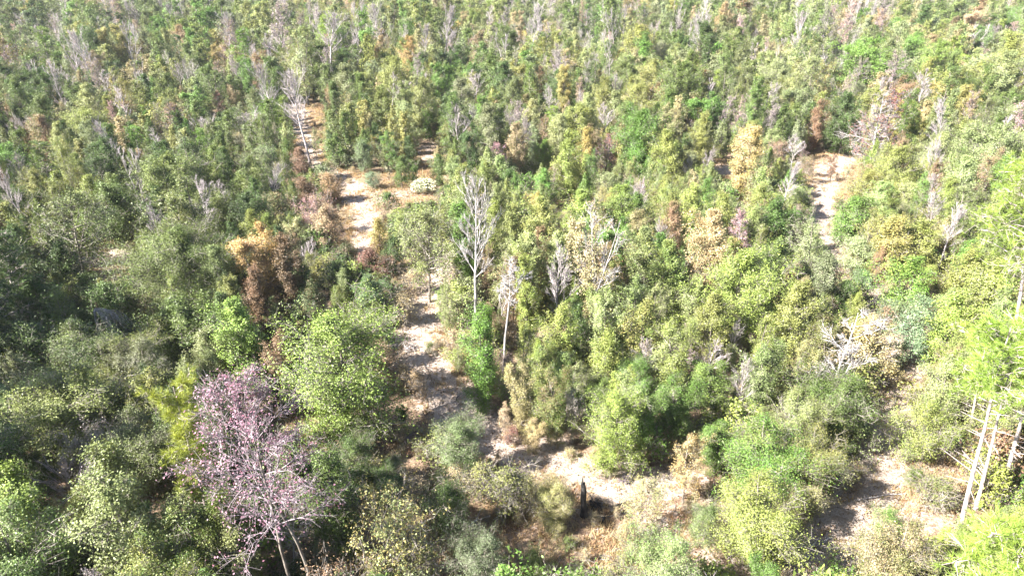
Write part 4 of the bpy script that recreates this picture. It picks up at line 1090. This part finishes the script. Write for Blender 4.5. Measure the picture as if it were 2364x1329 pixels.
# undergrowth
UND = [joined(p_[2]) for p_ in LIB['low']] + [joined(p_[2]) for p_ in LIB['feather']] + [joined(LIB['leafy'][12][2])]
rows = []
d = 16.0
while d < 230:
    step = 1.5 if d < 90 else 2.3 if d < 150 else 3.6
    x = -(.8 * d + 8)
    while x < .8 * d + 8:
        X, Y = x + rf.uniform(-1, 1) * step * .6, d + rf.uniform(-1, 1) * step * .6
        x += step
        px_, py_ = proj(X, Y, 0)
        inclear = any(c_[0] - 4 < px_ < c_[2] + 4 and c_[1] < py_ < c_[3] + 12 for c_ in CLEAR)
        nt_ = min(seg_dist(np.array([X]), np.array([Y]), A)[0] - hw for A, hw, st in TRACKS)
        if (nt_ < .2 and rf.random() < .82) or (inclear and rf.random() < .45): continue
        if not inclear and rf.random() < .3: continue
        s_ = rf.uniform(.22, .5) if inclear else rf.uniform(.45, 1.25)
        k_ = rf.choice([0, 1, 0, 1, 2, 3]) if not inclear else rf.choice([2, 3, 0])
        ca, cb = colour_for(px_, py_)
        if inclear: ca, cb = rf.choice([('straw', 'tan'), ('straw', 'olive'), ('tan', 'rust'), ('olive', 'green'), ('straw', 'yellow')])
        elif k_ > 1: ca, cb = rf.choice([('straw', 'tan'), ('olive', 'tan'), ('brown', 'straw')])
        rows.append((k_, X, Y, gz(X, Y), rf.uniform(0, 6.28), s_, s_ * rf.uniform(.7, 1.2), jit(C[ca]), jit(C[cb])))
    d += step
scatter('undergrowth', UND, rows, 'low bushes and weeds covering the floor of the wood', 'undergrowth')

# dry grass and litter in the open places
rng = np.random.default_rng(21)
pts = []
for x0, y0, x1, y1 in CLEAR:
    A0, A1 = at(x0, y0), at(x1, y1)
    area = abs((at(x1, y0)[0] - A0[0]) * (A0[1] - A1[1]))
    n = int(min(area * 26, 7000))
    px_ = rng.uniform(x0 - 12, x1 + 12, n); dd = rng.uniform(A1[1], A0[1], n)
    X = (px_ - CX) / F * (dd * _c + H * _s); pts.append(np.stack([X, dd], 1))
pts = np.concatenate(pts)
sd_ = sand_at(pts[:, 0], pts[:, 1])
patch = np.sin(pts[:, 0] * 1.7 + 1) * np.sin(pts[:, 1] * 1.3) + np.sin(pts[:, 0] * .6 - pts[:, 1] * .8)
keep = rng.random(len(pts)) < np.clip(.85 + .3 * patch - sd_ * .85, .07, 1)
pts = pts[keep]
z = ground_z(pts[:, 0], pts[:, 1]) - .12 * np.clip(sand_at(pts[:, 0], pts[:, 1]), 0, 1)
nb = 7
base = np.repeat(np.stack([pts[:, 0], pts[:, 1], z], 1), nb, 0); n = len(base)
hh = np.repeat(rng.gamma(4, .07, len(pts)).clip(.08, .9), nb) * rng.uniform(.6, 1.2, n)
dr = rng.normal(size=(n, 3)) * np.array([.55, .55, 0]) + np.array([0, 0, 1.]); dr = nrm(dr)
sdv = nrm(np.cross(dr, rng.normal(size=(n, 3)))) * .024
b0 = base + rng.normal(size=(n, 3)) * np.array([.07, .07, 0]); b0[:, 2] -= .05
V = np.stack([b0 - sdv, b0 + sdv, b0 + dr * (hh + .05)[:, None]], 1).reshape(-1, 3)
lv = np.stack([rng.normal(1, .22, n).clip(.4, 1.6), np.repeat(rng.random(len(pts)), nb) ** 2, rng.random(n)], 1)
me = mesh_quads('dry_grass', V, np.arange(n * 3).reshape(n, 3), [M_STRAW], leaf_var=np.repeat(lv, 3, 0))
o = bpy.data.objects.new('dry_grass', me); COL.objects.link(o); o['kind'] = 'stuff'; o['label'] = 'tufts of dry straw coloured grass beside the sandy tracks'; o['category'] = 'grass'
o['tint'] = list(C['straw']); o['tint_b'] = [.30, .17, .10]
# fallen leaves
n = 26000
i = rng.integers(0, len(pts), n)
c_ = np.stack([pts[i, 0], pts[i, 1], z[i] + .015], 1) + rng.normal(size=(n, 3)) * np.array([.6, .6, 0])
c_[:, 2] = ground_z(c_[:, 0], c_[:, 1]) - .12 * np.clip(sand_at(c_[:, 0], c_[:, 1]), 0, 1) + .03
Vl, Ql = leaf_quads(c_, rng, .085, up=2.0, asp=.8)
me = mesh_quads('fallen_leaves', Vl, Ql, [M_STRAW], leaf_var=np.repeat(np.stack([rng.normal(1, .3, n).clip(.3, 1.8), rng.random(n), rng.random(n)], 1), 4, 0))
o = bpy.data.objects.new('fallen_leaves', me); COL.objects.link(o); o['kind'] = 'stuff'; o['label'] = 'brown fallen leaves scattered over the open ground'; o['category'] = 'leaves'
o['tint'] = [.12, .07, .045]; o['tint_b'] = [.36, .24, .16]
# leaves blown on to the tracks
tp = []
for A, hw, st in TRACKS:
    for p0_, p1_ in zip(A[:-1], A[1:]):
        L0 = math.hypot(*(p1_ - p0_)); k_ = int(L0 * 26)
        t_ = rng.random((k_, 1)); tp.append(p0_ + (p1_ - p0_) * t_ + rng.normal(size=(k_, 2)) * hw * .7)
tp = np.concatenate(tp); n = len(tp)
c_ = np.stack([tp[:, 0], tp[:, 1], ground_z(tp[:, 0], tp[:, 1]) - .12 * np.clip(sand_at(tp[:, 0], tp[:, 1]), 0, 1) + .03], 1)
Vl, Ql = leaf_quads(c_, rng, .12, up=1.5, asp=.8)
me = mesh_quads('blown_leaves', Vl, Ql, [M_STRAW], leaf_var=np.repeat(np.stack([rng.normal(1, .3, n).clip(.3, 1.8), rng.random(n) ** 2, rng.random(n)], 1), 4, 0))
o = bpy.data.objects.new('blown_leaves', me); COL.objects.link(o); o['kind'] = 'stuff'; o['label'] = 'dark leaf litter strewn along the sandy tracks'; o['category'] = 'leaves'
o['tint'] = [.10, .065, .045]; o['tint_b'] = [.30, .21, .14]
# twigs lying about
n = 4200
i = rng.integers(0, len(pts), n); i2 = rng.integers(0, len(tp), n); half = rng.random(n) < .35
c = np.where(half[:, None], c_[i2], np.stack([pts[i, 0], pts[i, 1], z[i] + .03], 1)) + rng.normal(size=(n, 3)) * np.array([.3, .3, 0])
a_ = rng.random(n) * 2 * math.pi; ln = rng.gamma(3, .16, n)
dv = np.stack([np.cos(a_) * ln, np.sin(a_) * ln, rng.normal(size=n) * .06], 1)
V, Q = prisms(np.concatenate([c, c + dv, np.full((n, 1), .018), np.full((n, 1), .008)], 1), 3)
me = mesh_quads('fallen_twigs', V, Q, [M_PALE]); o = bpy.data.objects.new('fallen_twigs', me); COL.objects.link(o)
o['kind'] = 'stuff'; o['label'] = 'pale broken twigs strewn over the dry grass'; o['category'] = 'twigs'

# ---------------------------------------------------------------- labels: each says which one
NOUN = dict(broadleaf_tree='tree', autumn_tree='tree', thin_leaved_tree='thin leaved tree', bare_tree='bare tree', half_bare_tree='half-bare tree', pine_tree='pine', shrub='shrub', low_shrub='low shrub', feathery_weed='feathery weed')
LM = [(t_['lm'], t_) for t_ in THINGS if t_['lm']]
for t_ in THINGS: t_['b'] = bbox(t_['X'], t_['Y'], t_['h'], t_['w']); t_['c'] = ((t_['b'][0] + t_['b'][2]) / 2, t_['b'][1] * .6 + t_['b'][3] * .4)
ORD = ['', 'second ', 'third ', 'fourth ', 'fifth ', 'sixth ', 'seventh ', 'eighth ', 'ninth ', 'tenth ', 'eleventh ', 'twelfth ']
groups = {}
for t_ in THINGS:
    if t_['label']: t_['o']['label'] = t_['label']; continue
    asp = t_['h'] / t_['w']
    form = 'narrow' if asp > 2.3 else 'upright' if asp > 1.5 else 'rounded' if asp > .95 else 'wide'
    if t_['nm'] == 'bare_tree': look = ('white ' if t_['ca'] in ('grey', 'pale') else 'lilac ' if t_['ca'] in ('mauve', 'pink') else 'tan tinged ') + form
    elif t_['nm'] == 'half_bare_tree': look = form + ' ' + CW[t_['ca']]
    else: look = form + ' ' + CW[t_['ca']]
    best = min(LM, key=lambda q: (q[1]['c'][0] - t_['c'][0]) ** 2 + 2.2 * (q[1]['c'][1] - t_['c'][1]) ** 2)
    dx, dy = t_['c'][0] - best[1]['c'][0], t_['c'][1] - best[1]['c'][1]
    rel = ('right of' if dx > 0 else 'left of') if abs(dx) > abs(dy) * 1.1 else ('below' if dy > 0 else 'above')
    groups.setdefault((look, NOUN[t_['nm']], rel, best[0]), []).append((dx * dx + dy * dy, id(t_), t_))
for (look, noun, rel, lm), L_ in groups.items():
    L_.sort(key=lambda q: q[:2])
    for k, (_d, _i, t_) in enumerate(L_):
        near = '' if len(L_) == 1 else (ORD[k] + 'nearest ') if k < 12 else 'farthest '
        s_ = (near + look + ' ' + noun + ' ' + rel + ' ' + lm).strip()
        if len(s_.replace('-', ' ').split()) > 16: s_ = s_.replace('nearest ', '')
        t_['o']['label'] = s_
GRP = dict(broadleaf_tree='leafy trees of the wood', autumn_tree='trees in autumn colour', thin_leaved_tree='thin leaved trees with twigs showing', bare_tree='bare pale trees', half_bare_tree='half-bare tinted trees',
           pine_tree='pines', shrub='shrubs between the trees', low_shrub='low shrubs', feathery_weed='tall feathery weeds')
for t_ in THINGS:
    if t_['nm'] in GRP: t_['o']['group'] = GRP[t_['nm']]


# ---------------------------------------------------------------- thin autumn haze
x0, x1, y0, y1, z0, z1 = -2200.0, 2200.0, -900.0, 2700.0, -2.0, 33.0
V = np.array([(x, y, z) for z in (z0, z1) for y in (y0, y1) for x in (x0, x1)])
Q = np.array([(0, 2, 3, 1), (4, 5, 7, 6), (0, 1, 5, 4), (2, 6, 7, 3), (0, 4, 6, 2), (1, 3, 7, 5)])
m, N, L = new_mat('thin_haze'); out = N.new('ShaderNodeOutputMaterial'); pv = N.new('ShaderNodeVolumePrincipled')
pv.inputs['Density'].default_value = 0.00012; pv.inputs['Color'].default_value = (.93, .95, 1, 1); pv.inputs['Anisotropy'].default_value = .2
L.new(pv.outputs[0], out.inputs['Volume'])
o = bpy.data.objects.new('haze', mesh_quads('haze', V, Q, [m])); COL.objects.link(o); o['kind'] = 'stuff'
